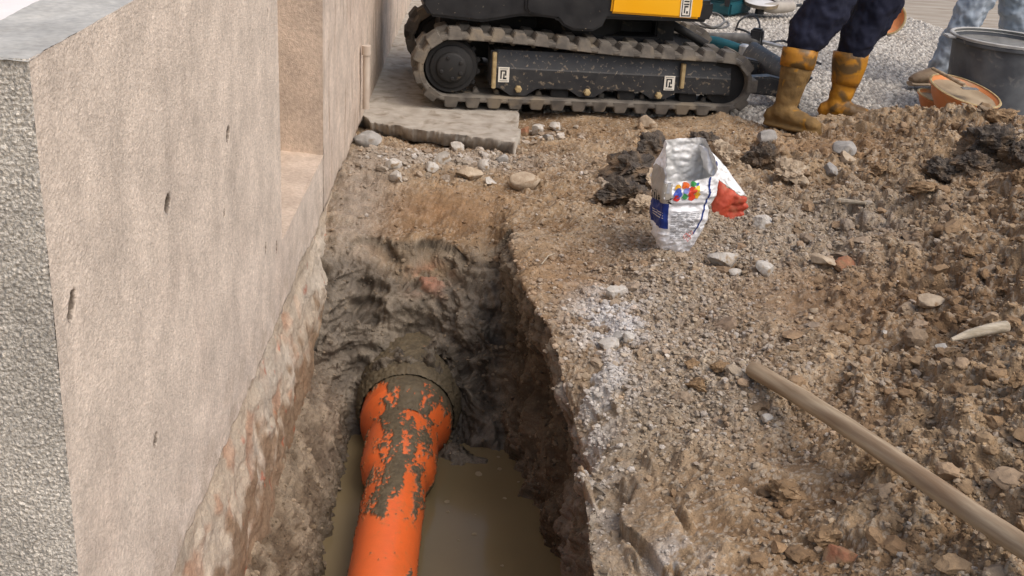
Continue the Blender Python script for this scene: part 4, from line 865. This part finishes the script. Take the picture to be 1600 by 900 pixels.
# red rubber glove crumpled beside the bag
def caps(b, pts, rad, n=14): 
    P = [np.array(q, float) for q in pts]; d0 = _n(P[0] - P[1]); d1 = _n(P[-1] - P[-2]); r0 = rad[0]; r1 = rad[-1]
    pp = [P[0] + d0 * r0 * .95, P[0] + d0 * r0 * .7] + P + [P[-1] + d1 * r1 * .7, P[-1] + d1 * r1 * .95]; rr = [r0 * .3, r0 * .72] + list(rad) + [r1 * .72, r1 * .3]
    return b.loft(pp, rr, n)
g0 = hit(1140, 336); G = lambda px, py, dy=0.0: PY(px, py, g0[1] + dy)
b = MB(); caps(b, [G(1118, 338), G(1128, 318), G(1138, 306)], [.034, .036, .03]); caps(b, [G(1126, 290, .02), G(1129, 302, .01), G(1130, 320)], [.02, .026, .03])
for pts, r in (((1132, 312), (1148, 314), (1162, 312)), .017), (((1132, 322), (1150, 325), (1164, 323)), .017), (((1128, 332), (1144, 336), (1158, 335)), .016), (((1120, 338), (1134, 342), (1146, 342)), .015), (((1130, 306), (1142, 303), (1152, 308)), .013):
    caps(b, [G(*q, -.01 * k) for k, q in enumerate(pts)], [r * 1.1, r, r * .8])
o = b.build('rubber_glove', M('red_rubber', lin(172, 66, 44), lin(188, 82, 58), scale=20, rough=.6, bump=.2, bscale=60, c3=lin(168, 104, 74), scale3=14, t3=(.55, .75))); remesh(o, .0045, 3, [(.02, .008)])
setp(o, 'crumpled orange red rubber glove lying against the foil bag', 'glove')
# ------------------------------------------------------------------ wooden pole, branch piece, straw
p0 = hit(1176, 592); p0 = np.array([p0[0], p0[1], p0[2] + .026]); p1 = PZ(1604, 852, .215); dirp = p1 - p0
pts = [p0 + dirp * t for t in np.linspace(0, 1.5, 22)]; pts = [q + np.array([0, 0, .006 * math.sin(k * .35)]) for k, q in enumerate(pts)]; d0 = _n(pts[0] - pts[1])
PL = float(np.linalg.norm(pts[-1] - pts[0])); lp = [np.array([PL * k / 40, .004 * math.sin(k * .21), .005 * math.sin(k * .16)]) for k in range(41)]; ex = np.array([-1., 0, 0])
b = MB().loft([lp[0] + ex * .012, lp[0] + ex * .011, lp[0] + ex * .007] + lp, [.010, .016, .0205] + [.0225 + .0005 * math.sin(k * 1.3) for k in range(41)], 24)
po = b.build('wooden_pole', m_wood); po.rotation_mode = 'QUATERNION'; po.rotation_quaternion = Vector(tuple(dirp)).to_track_quat('X', 'Z'); po.location = tuple(p0)
setp(po, 'long round wooden pole lying across the soil at lower right', 'pole')
a0, a1 = hit(1486, 534), hit(1571, 517); _zt = max(gz(a0[0] * (1 - k) + a1[0] * k + dx, a0[1] * (1 - k) + a1[1] * k + dy) for k in (0, .2, .4, .6, .8, 1) for dx in (-.01, 0, .01) for dy in (-.02, 0, .02)); a0, a1 = PZ(1486, 534, _zt - .012), PZ(1571, 517, _zt); u_ = np.array([0, 0, .012])
setp(MB().loft([a0 + u_ * .5, a0 * .7 + a1 * .3 + u_, a0 * .35 + a1 * .65 + u_ * 1.2, a1 + u_], [.005, .012, .015, .016], 12).build('branch_piece', m_stick), 'pale grey tapered branch piece lying on the mound at right', 'branch')
s0, s1 = hit(846, 417), hit(866, 401); setp(MB().loft([s0 + [0, 0, .01], (s0 + s1) / 2 + [0, 0, .022], s1 + [0, 0, .012]], [.0022, .0022, .0014], 6).build('straw', m_stick), 'thin pale straw at the right lip of the trench', 'straw')
s0, s1 = hit(1270, 322), hit(1352, 322); setp(MB().loft([s0 + [0, 0, .014], (s0 + s1) / 2 + [0, 0, .022], s1 + [0, 0, .012]], [.006, .012, .006], 8).build('wood_splinter', m_stick), 'flat yellowish wood splinter lying in the stony hollow', 'splinter')
#PART4

# ------------------------------------------------------------------ people (seen from the knees down)
m_navy = M('navy_work_cloth', lin(30, 32, 46), lin(40, 42, 58), scale=9, rough=.9, bump=.35, bscale=160, bdist=.002, c3=lin(48, 48, 56), scale3=8, t3=(.62, .8), spec=.2)
m_jean = M('pale_blue_denim', lin(128, 140, 152), lin(160, 168, 176), scale=7, rough=.9, bump=.35, bscale=200, bdist=.002, c3=lin(96, 108, 122), scale3=6, t3=(.55, .75), spec=.2)
def m_boot_():
    m = M('muddy_yellow_rubber', lin(178, 122, 27), lin(156, 102, 22), scale=12, rough=.5, bump=.3, bscale=70, bdist=.004, c3=lin(96, 72, 38), scale3=9, t3=(.43, .54), spec=.45)
    return m
m_boot = m_boot_(); m_bootmud = M('mud_caked_boot', lin(98, 76, 44), lin(128, 100, 58), scale=16, rough=.75, bump=.5, bscale=80, bdist=.005, c3=lin(160, 114, 36), scale3=14, t3=(.6, .68), spec=.3)
m_skin = M('skin', lin(200, 150, 124), lin(206, 160, 134), rough=.55, bump=.1); m_hair = M('dark_hair', lin(48, 36, 28), lin(60, 46, 36), rough=.7, bump=.4)
m_shoe = M('brown_leather', lin(116, 96, 74), lin(140, 120, 96), scale=16, rough=.7, bump=.3, bscale=100); m_sole = M('pale_sole', lin(150, 132, 110), rough=.8, bump=.2)
m_jack = M('grey_jacket_cloth', lin(70, 74, 80), lin(84, 88, 94), rough=.9, bump=.3)
def boot(root, heel, ang, shaft_top, top_r, mat_shaft, mat_foot, k0=5):
    """heel and toe direction in world; the shaft leans to shaft_top"""
    hx = np.array(heel, float); d = np.array([math.cos(ang), math.sin(ang), 0]); s = np.array([-d[1], d[0], 0])
    b = MB()
    prof = [(-.015, .032, .018), (.0, .038, .036), (.05, .042, .054), (.11, .047, .050), (.17, .050, .040), (.225, .046, .032), (.258, .034, .024), (.272, .015, .010)]
    b.loft([hx + d * (x - .05) + np.array([0, 0, .020 + hz * .9]) for x, w, hz in prof], [(hz, w) for x, w, hz in prof], 22)
    b.loft([hx + d * (x - .05) * 1.02 + np.array([0, 0, .013]) for x, w, hz in prof], [(.015, w + .004) for x, w, hz in prof], 22)
    f = b
    top = np.array(shaft_top, float); base = hx + d * .012 + np.array([0, 0, .055]); n = 12; pts = []; rad = []
    for k in range(n):
        t = k / (n - 1); p = base * (1 - t) + top * t; p = p + d * (.010 * math.sin(t * math.pi)); pts.append(p)
        r = np.interp(t, [0, .12, .25, .5, .8, 1], [.056, .054, .056, .066, top_r * .98, top_r]); wr = .004 * math.sin(t * 26) * max(0, 1 - t * 2.0); rad.append((r + wr, (r + wr) * .93))
    f.loft(pts, rad, 28)
    o = f.build('boot', mat_foot, root); remesh(o, .006, 4, [(.05, .010)])
    sh = MB(); sh.loft(pts[k0:] , [(q[0] + .0045, q[1] + .0045) for q in rad[k0:]], 28, cap=False)
    tp = sh.build('boot_shaft', mat_shaft, o); tp.modifiers.new('thickness', 'SOLIDIFY').thickness = .004
    return o
p1r = setp(empty('person', (0, 0, 0)), 'person in navy trousers and muddy yellow rubber boots striding behind the mound', 'person')
gl = [PY(1222, 190, 5.83), PY(1305, 186, 6.05)]
zg = [max(gz(q[0], q[1]), -.02) for q in gl]
hL = np.array([gl[0][0] - .02, 5.83, max(0.0, zg[0])]); hR = np.array([gl[1][0] - .02, 6.05, max(-.005, zg[1])])
tL = PY(1251, 76, 5.85); tR = PY(1330, 82, 6.07)
boot(p1r, hL, math.radians(-38), tL, .082, m_boot, m_bootmud, 8); boot(p1r, hR, math.radians(-20), tR, .085, m_boot, m_boot)
kL, kR = PY(1294, 8, 5.86), PY(1376, 0, 6.06); kL2, kR2 = PY(1322, -55, 5.88), PY(1402, -50, 6.06); hip = np.array([(kL2[0] + kR2[0]) / 2 + .05, 6.0, .98])
b = MB()
for t0, k1, k2, off in ((tL, kL, kL2, -.09), (tR, kR, kR2, .09)):
    h_ = hip + np.array([-.02, off, 0]); dn = _n(t0 - k1)
    b.loft([t0 + dn * .06, t0 + dn * .03, t0 + dn * .008, t0 * .72 + k1 * .28, k1, k2, k2 * .5 + h_ * .5, h_], [.060, .066, .070, .098, .110, .106, .112, .115], 22)
caps(b, [hip + [0, -.09, 0.02], hip + [0, .09, 0.02]], [.13, .13], 20)
o = b.build('trousers', m_navy, p1r); remesh(o, .010, 6, [(.09, .05), (.035, .015)])
ch = hip + np.array([.22, 0, .42]); b = MB(); b.loft([hip + [0, 0, .05], hip * .5 + ch * .5, ch, ch + [.05, 0, .08]], [(.13, .17), (.14, .18), (.13, .20), (.07, .09)], 24)
for sg in (-1, 1): b.loft([ch + [.0, sg * .19, .0], ch + [.14, sg * .24, -.25], ch + [.34, sg * .16, -.40]], [.062, .05, .042], 14)
o = b.build('jacket', m_jack, p1r); remesh(o, .012, 6, [(.09, .03)])
b = MB(); b.loft([ch + [.03, 0, .05], ch + [.08, 0, .14]], [.055, .055], 16); caps(b, [ch + [.11, 0, .20], ch + [.13, 0, .27]], [.075, .085], 20); caps(b, [ch + [.215, 0, .215], ch + [.2, 0, .235]], [.012, .012], 8)
for sg in (-1, 1):
    w_ = ch + [.34, sg * .16, -.40]; caps(b, [w_, w_ + [.08, -sg * .01, -.05]], [.032, .036], 12)
    for k in range(4): f0 = w_ + [.10, (k - 1.5) * .02, -.06]; caps(b, [f0, f0 + [.04, 0, -.03], f0 + [.05, 0, -.07]], [.010, .009, .008], 8)
    caps(b, [w_ + [.05, sg * .03, -.04], w_ + [.09, sg * .05, -.07]], [.011, .009], 8)
o = b.build('body', m_skin, p1r); remesh(o, .008, 3)
o = MB(); caps(o, [ch + [.085, 0, .27], ch + [.10, 0, .31]], [.088, .08], 20); o.build('hair', m_hair, p1r)

p2r = setp(empty('person', (0, 0, 0)), 'person in pale blue jeans and brown shoes behind the black tub', 'person')
sy = 6.98; toe = PY(1434, 116, sy); an = PY(1470, 100, sy); an[2] = .10; kn = PY(1531, -8, 7.0); kn2 = PY(1560, -70, 7.02); hip2 = np.array([kn2[0] + .10, 7.12, 1.0])
sh = MB(); hx = np.array([an[0] + .02, sy, .0])
d = _n(np.array([toe[0] - hx[0], -.05, 0])); prof = [(-.06, .034, .040), (-.02, .042, .055), (.05, .046, .052), (.12, .050, .040), (.18, .044, .030), (.215, .026, .018)]
z0 = .035
sh.loft([hx + d * x + np.array([0, 0, z0 + hz * .8]) for x, w, hz in prof], [(hz, w) for x, w, hz in prof], 20); o = sh.build('shoe', m_shoe, p2r); remesh(o, .006, 4, [(.03, .006)])
MB().loft([hx + d * x * 1.02 + np.array([0, 0, z0 - .004]) for x, w, hz in prof], [(.013, w + .003) for x, w, hz in prof], 20).build('sole', m_sole, o)
an2 = PY(1588, 62, 7.25); an2[2] = .1; kn_b = PY(1590, 0, 7.2); kn_b2 = PY(1588, -60, 7.15)
b = MB()
b.loft([an + [-.005, 0, -.03], an + [.0, 0, .0], an * .6 + kn * .4, kn, kn2, hip2 + [0, -.1, 0]], [.064, .068, .078, .098, .105, .115], 22)
b.loft([np.array([an2[0], 7.25, .07]), np.array([an2[0], 7.25, .1]), an2 * .5 + kn_b * .5, kn_b, kn_b2, hip2 + [0, .1, 0]], [.07, .072, .085, .10, .105, .115], 22); caps(b, [hip2 + [0, -.09, .03], hip2 + [0, .09, .03]], [.125, .125], 20)
o = b.build('trousers', m_jean, p2r); remesh(o, .010, 6, [(.07, .05), (.03, .018)])
sh = MB(); hx2 = np.array([an2[0] + .03, 7.25, 0]); sh.loft([hx2 + np.array([-1, 0, 0]) * x + np.array([0, 0, .02 + hz * .8]) for x, w, hz in prof], [(hz, w) for x, w, hz in prof], 20); o = sh.build('shoe', m_shoe, p2r); remesh(o, .006, 4)
ch = hip2 + np.array([-.08, 0, .46]); b = MB(); b.loft([hip2 + [0, 0, .05], hip2 * .5 + ch * .5, ch, ch + [-.02, 0, .09]], [(.12, .17), (.13, .18), (.12, .20), (.06, .09)], 24)
for sg in (-1, 1): b.loft([ch + [.0, sg * .19, .0], ch + [-.04, sg * .25, -.28], ch + [-.2, sg * .2, -.45]], [.062, .05, .042], 14)
o = b.build('jacket', m_jack, p2r); remesh(o, .012, 6, [(.09, .03)])
b = MB(); b.loft([ch + [-.02, 0, .06], ch + [-.03, 0, .16]], [.055, .055], 16); caps(b, [ch + [-.05, 0, .22], ch + [-.05, 0, .29]], [.075, .085], 20)
for sg in (-1, 1):
    w_ = ch + [-.2, sg * .2, -.45]; caps(b, [w_, w_ + [-.06, 0, -.06]], [.032, .036], 12)
    for k in range(4): f0 = w_ + [-.08, (k - 1.5) * .02, -.08]; caps(b, [f0, f0 + [-.03, 0, -.04], f0 + [-.02, 0, -.08]], [.010, .009, .008], 8)
    caps(b, [w_ + [-.03, sg * .03, -.05], w_ + [-.06, sg * .05, -.09]], [.011, .009], 8)
o = b.build('body', m_skin, p2r); remesh(o, .008, 3)
o = MB(); caps(o, [ch + [-.035, 0, .30], ch + [-.04, 0, .33]], [.088, .08], 20); o.build('hair', m_hair, p2r)

# ------------------------------------------------------------------ black mortar tub, orange bowls
m_tub = M('black_tub_plastic', lin(66, 68, 72), lin(92, 95, 98), scale=9, rough=.6, bump=.2, bscale=50, c3=lin(128, 124, 118), scale3=16, t3=(.6, .78), spec=.4)
m_tubrim = M('cement_stained_rim', lin(150, 148, 144), lin(180, 178, 172), scale=14, rough=.75, bump=.3)
m_slurry = M('grey_slurry', lin(158, 156, 150), lin(178, 175, 168), scale=7, rough=.6, bump=.3, bscale=60, c3=lin(120, 116, 110), scale3=16, t3=(.66, .7))
tc_ = PY(1568, 60, 6.4); TZ = tc_[2]; tr_ = .275; tb = empty('mortar_tub', (tc_[0], 6.4, .01), 0, 'round black mortar tub with a pale stained rim beside the bowl', 'tub')
hgt = TZ - .01; tb.rotation_euler = (.0, .03, 0)
MB().lathe([(0, .225), (.015, .238), (hgt - .05, tr_ - .014), (hgt - .03, tr_ - .012), (hgt - .028, tr_ + .004), (hgt - .012, tr_ + .006), (hgt - .012, tr_ - .012), (.03, .226)], 72).build('tub_wall', m_tub, tb)
MB().lathe([(hgt - .012, tr_ - .016), (hgt - .008, tr_ + .006), (hgt + .004, tr_ + .008), (hgt + .008, tr_ + .002), (hgt + .004, tr_ - .014)], 72, cap=False).build('rim', m_tubrim, tb)
MB().lathe([(hgt - .030, .01), (hgt - .030, tr_ - .02)], 60).build('slurry', m_slurry, tb)
MB().box((-tr_ - .05, -.05, hgt - .016), (-tr_ + .002, .05, hgt - .004)).build('handle', m_tubrim, tb, bevel=.005)
m_bowl = M('orange_bowl_plastic', lin(206, 128, 74), lin(214, 142, 90), scale=8, rough=.55, bump=.15, c3=lin(168, 150, 124), scale3=9, t3=(.55, .75)); m_bowlin = M('bowl_dried_mortar', lin(136, 118, 94), lin(164, 146, 120), scale=10, rough=.85, bump=.4, bscale=60)
def bowl(loc, r, h, rot, label, fill=True, stone=False):
    t = empty('mixing_bowl', loc, 0, label, 'bowl'); t.rotation_euler = rot
    MB().lathe([(0, r * .55), (.006, r * .66), (h * .5, r * .86), (h - .01, r * .97), (h - .006, r + .006), (h + .002, r + .008), (h + .004, r), (h - .008, r * .94), (h * .5, r * .83), (.012, r * .6)], 64).build('bowl_shell', m_bowl, t)
    MB().lathe([(h - .004, r - .006), (h + .004, r + .009), (h + .009, r + .004), (h + .007, r - .004)], 64, cap=False).build('rim', m_mudbar, t)
    if fill: MB().lathe([(h * .5, .003), (h * .50, r * .5), (h * .62, r * .8), (h * .86, r * .93)], 48).build('mortar', m_bowlin, t)
    return t
bc = PY(1501, 134, 6.08); bz = bc[2]
bowl((bc[0], 6.08, bz - .13), .18, .11, (.18, math.radians(11), 0), 'orange mixing bowl with dried mortar tilted on the mound before the tub')
hd = [PY(1457, 107, 6.16), PY(1480, 119, 6.05), PY(1507, 133, 5.98)]; tw = empty('trowel', (0, 0, 0), 0, 'trowel resting in the orange bowl with its thin wooden handle', 'trowel')
MB().loft([hd[0], hd[1], hd[2]], [.008, .009, .011], 12).build('handle', m_wood, tw); MB().box((-.03, -.02, -.006), (.05, .02, -.002)).build('blade', m_steel, tw).location = tuple(hd[2] + np.array([.02, 0, -.012]))
b2 = PY(1446, 112, 6.3); bowl((b2[0] + .12, 6.36, -.01), .13, .08, (.1, math.radians(12), 0), 'smaller mud stained orange bowl edge showing left of the larger bowl')
# orange bowl lying on the yard behind the striding person
rg = PZ(1388, 56, .0); o = bowl((rg[0] + .01, rg[1] + .10, .105), .115, .05, (math.radians(72), 0, math.radians(-18)), 'pale orange round bowl lying on gravel behind the striding person', fill=False)

# ------------------------------------------------------------------ power tools on the gravel
m_teal = M('teal_tool_plastic', lin(14, 66, 76), lin(22, 80, 88), scale=8, rough=.5, bump=.15, c3=lin(110, 110, 100), scale3=18, t3=(.66, .74)); m_cable = M('grey_cable', lin(86, 84, 82), lin(120, 118, 112), scale=20, rough=.6, bump=.1); m_blkp = M('black_tool_plastic', lin(34, 34, 36), lin(52, 52, 54), rough=.6, bump=.15)
cz = PZ(1080, 17, .0); c2 = PZ(1140, 27, 0.0); aa = math.atan2(c2[1] - cz[1], c2[0] - cz[0])
case = empty('tool_case', (cz[0], cz[1], .005), aa, 'dark teal plastic tool case with a white marking on the gravel', 'case'); wd = float(np.linalg.norm(c2 - cz))
MB().box((-.12, 0, 0), (wd, .34, .10)).box((-.12, 0, .105), (wd, .34, .20)).build('case_shell', m_teal, case, bevel=.015); MB().box((wd - .05, -.012, .07), (wd - .01, .0, .14)).build('latch', m_blkp, case, bevel=.004)
lg = MB()
for x, w, z0, z1 in ((.0, .05, .085, .1), (.0, .014, .075, .125), (.05, .014, .075, .125), (.08, .05, .11, .125), (.08, .014, .078, .125), (.08, .05, .075, .09), (.15, .014, .08, .128), (.165, .03, .1, .112)): lg.box((x - .02, -.004, z0 + .02), (x + w - .02, -.0005, z1 + .02))
lg.build('white_marking', m_white, case, bevel=.004)
# cut-off grinder lying by the case
sp_ = PZ(1186, 24, .0); gr = empty('disc_cutter', (sp_[0], sp_[1], .012), math.radians(8), 'grey disc cutter with a round white disc lying on the gravel', 'power tool')
MB().lathe([(.075, .118), (.078, .122), (.084, .122), (.087, .115), (.082, .02)], 48).build('cutting_disc', M('pale_disc', lin(196, 192, 186), lin(214, 210, 204), rough=.5, bump=.1), gr).rotation_euler = (.12, .0, 0)
MB().lathe([(.066, .124), (.070, .132), (.092, .132), (.094, .126)], 48, cap=False).build('disc_guard', m_rub, gr).rotation_euler = (.12, 0, 0)
MB().loft([(.02, -.03, .05), (.10, -.04, .055), (.18, -.02, .06), (.25, .0, .065), (.275, .01, .066)], [.03, .045, .046, .042, .02], 20).build('motor_housing', M('dusty_grey_plastic', lin(150, 142, 132), lin(172, 164, 152), rough=.7, bump=.2), gr); MB().loft([(0, 0, .0), (0, 0, .07)], [.035, .03], 16).build('gear_head', m_blkp, gr)
MB().loft([(.27, .01, .066), (.33, .03, .07), (.40, .06, .04)], .012, 10).build('grip', m_blkp, gr)
# angle grinder with coiled cable beside the track
ag = PZ(1115, 62, .10); ag_o = empty('angle_grinder', (ag[0], ag[1] - .1, .0), math.radians(-35), 'teal angle grinder in a tangle of grey cable beside the track', 'power tool')
b = MB(); b.loft([(-.16, 0, .09), (-.10, 0, .1), (0, 0, .1), (.08, 0, .095), (.16, 0, .09)], [.022, .034, .038, .034, .026], 18); b.build('motor_housing', m_teal, ag_o)
MB().lathe([(.03, .03), (.05, .036), (.11, .034), (.12, .02)], 24, c=(.19, 0, 0)).build('gear_head', m_steel, ag_o); MB().lathe([(.02, .058), (.03, .062), (.034, .06)], 32, c=(.19, 0, 0)).build('disc_guard', m_blkp, ag_o)
MB().loft([(-.15, .0, .09), (-.20, .02, .07), (-.26, .05, .06)], [.02, .016, .008], 12).build('rear_grip', m_blkp, ag_o)
MB().box((-.05, .05, 0), (.12, .16, .07)).build('battery_block', m_teal, ag_o, bevel=.012)
def cable(name, pix, mat, r, label, y=None, z=.1):
    P = np.array([PZ(px, py, zz) for px, py, zz in pix]); n = len(P); t = np.arange(n); tt = np.linspace(0, n - 1, n * 10)
    def cr(a):
        a = np.concatenate([[2 * a[0] - a[1]], a, [2 * a[-1] - a[-2]]]); i = np.minimum(tt.astype(int), n - 2); f = tt - i; p0, p1, p2, p3 = a[i], a[i + 1], a[i + 2], a[i + 3]
        return .5 * (2 * p1 + (p2 - p0) * f + (2 * p0 - 5 * p1 + 4 * p2 - p3) * f ** 2 + (3 * p1 - p0 - 3 * p2 + p3) * f ** 3)
    return setp(MB().loft(np.stack([cr(P[:, k]) for k in range(3)], 1), r, 8).build(name, mat), label, 'cable')
cable('power_cable', [(1075, 36, .12), (1088, 26, .14), (1112, 20, .15), (1128, 26, .14), (1130, 36, .12), (1112, 42, .12), (1092, 32, .13), (1086, 25, .14), (1100, 38, .12), (1122, 44, .10), (1138, 40, .1), (1134, 34, .11), (1118, 44, .1), (1092, 40, .1), (1078, 32, .12), (1076, 44, .08), (1104, 52, .07), (1130, 56, .06), (1150, 62, .05), (1160, 68, .05)], m_cable, .0075, 'grey cable coiled in loops over the teal grinder')
cable('black_cable', [(1149, 48, .03), (1156, 32, .10), (1170, 25, .13), (1182, 28, .13), (1187, 40, .1), (1184, 52, .05), (1176, 62, .03)], m_blkp, .007, 'black cable arching in one upright loop on the gravel')
cable('rubber_hose', [(1150, 44, .03), (1168, 50, .03), (1184, 62, .02), (1205, 66, .02), (1228, 65, .02), (1262, 90, .015), (1282, 100, .015)], m_blkp, .008, 'thin black hose running over the gravel behind the boots')
# hammer drill body and dark mat between track and boots
dr_ = PZ(1160, 66, .05); dl = empty('hammer_drill', (dr_[0], dr_[1], .0), math.radians(-25), 'grey power drill lying behind the track on the gravel', 'power tool')
MB().loft([(-.22, 0, .06), (-.1, 0, .065), (.02, 0, .07), (.12, 0, .07)], [.024, .034, .04, .03], 16).build('drill_body', m_cable, dl); MB().box((.05, -.03, .02), (.13, .03, .15)).build('drill_grip', m_blkp, dl, bevel=.012); MB().loft([(.12, 0, .07), (.30, 0, .05)], [.014, .010], 10).build('drill_bit', m_steel, dl)
pq = [PZ(1182, 66, .10), PZ(1218, 92, .10), PZ(1204, 112, .04), PZ(1166, 84, .06)]; b = MB(); q = np.array(pq); b.add(np.concatenate([q, q - [0, 0, .012]]), [(0, 1, 2, 3), (7, 6, 5, 4), (0, 4, 5, 1), (1, 5, 6, 2), (2, 6, 7, 3), (3, 7, 4, 0)])
setp(b.build('rubber_sheet', M('dark_grey_sheet', lin(74, 76, 80), lin(92, 94, 98), rough=.6, bump=.1)), 'dark grey flat sheet propped between track and left boot', 'sheet')
q0, q1 = PZ(1170, 88, .1), PZ(1201, 88, .1); q2, q3 = PZ(1170, 92, .09), PZ(1206, 100, .06)
setp(MB().loft([q0, q0 * .5 + q1 * .5 + [0, 0, .01], q1], .006, 8).build('steel_rod', m_steel), 'thin bright steel rod lying on the dark grey sheet', 'rod'); setp(MB().loft([PZ(1192, 100, .07), PZ(1212, 110, .03)], .010, 8).build('wood_strip', m_stick), 'short pale wood strip below the dark grey sheet', 'strip')

# flakes of scum on the trench water
r = np.random.default_rng(31); b = MB()
for k in range(16):
    x, y = r.uniform(-.08, .2), r.uniform(2.9, 3.72); s = r.uniform(.003, .012) if k % 6 else r.uniform(.012, .022); n = 9; w = np.linspace(0, 2 * np.pi, n, endpoint=False); rr = s * r.uniform(.6, 1.1, n)
    b.add(np.concatenate([np.stack([x + rr * np.cos(w), y + rr * np.sin(w), np.full(n, WATER + .0015)], 1), [[x, y, WATER + .0035]]]), [(j, (j + 1) % n, n) for j in range(n)])
setp(b.build('scum', M('pale_scum', lin(118, 104, 78), lin(136, 122, 96), rough=.5, bump=.1)), kind='stuff')
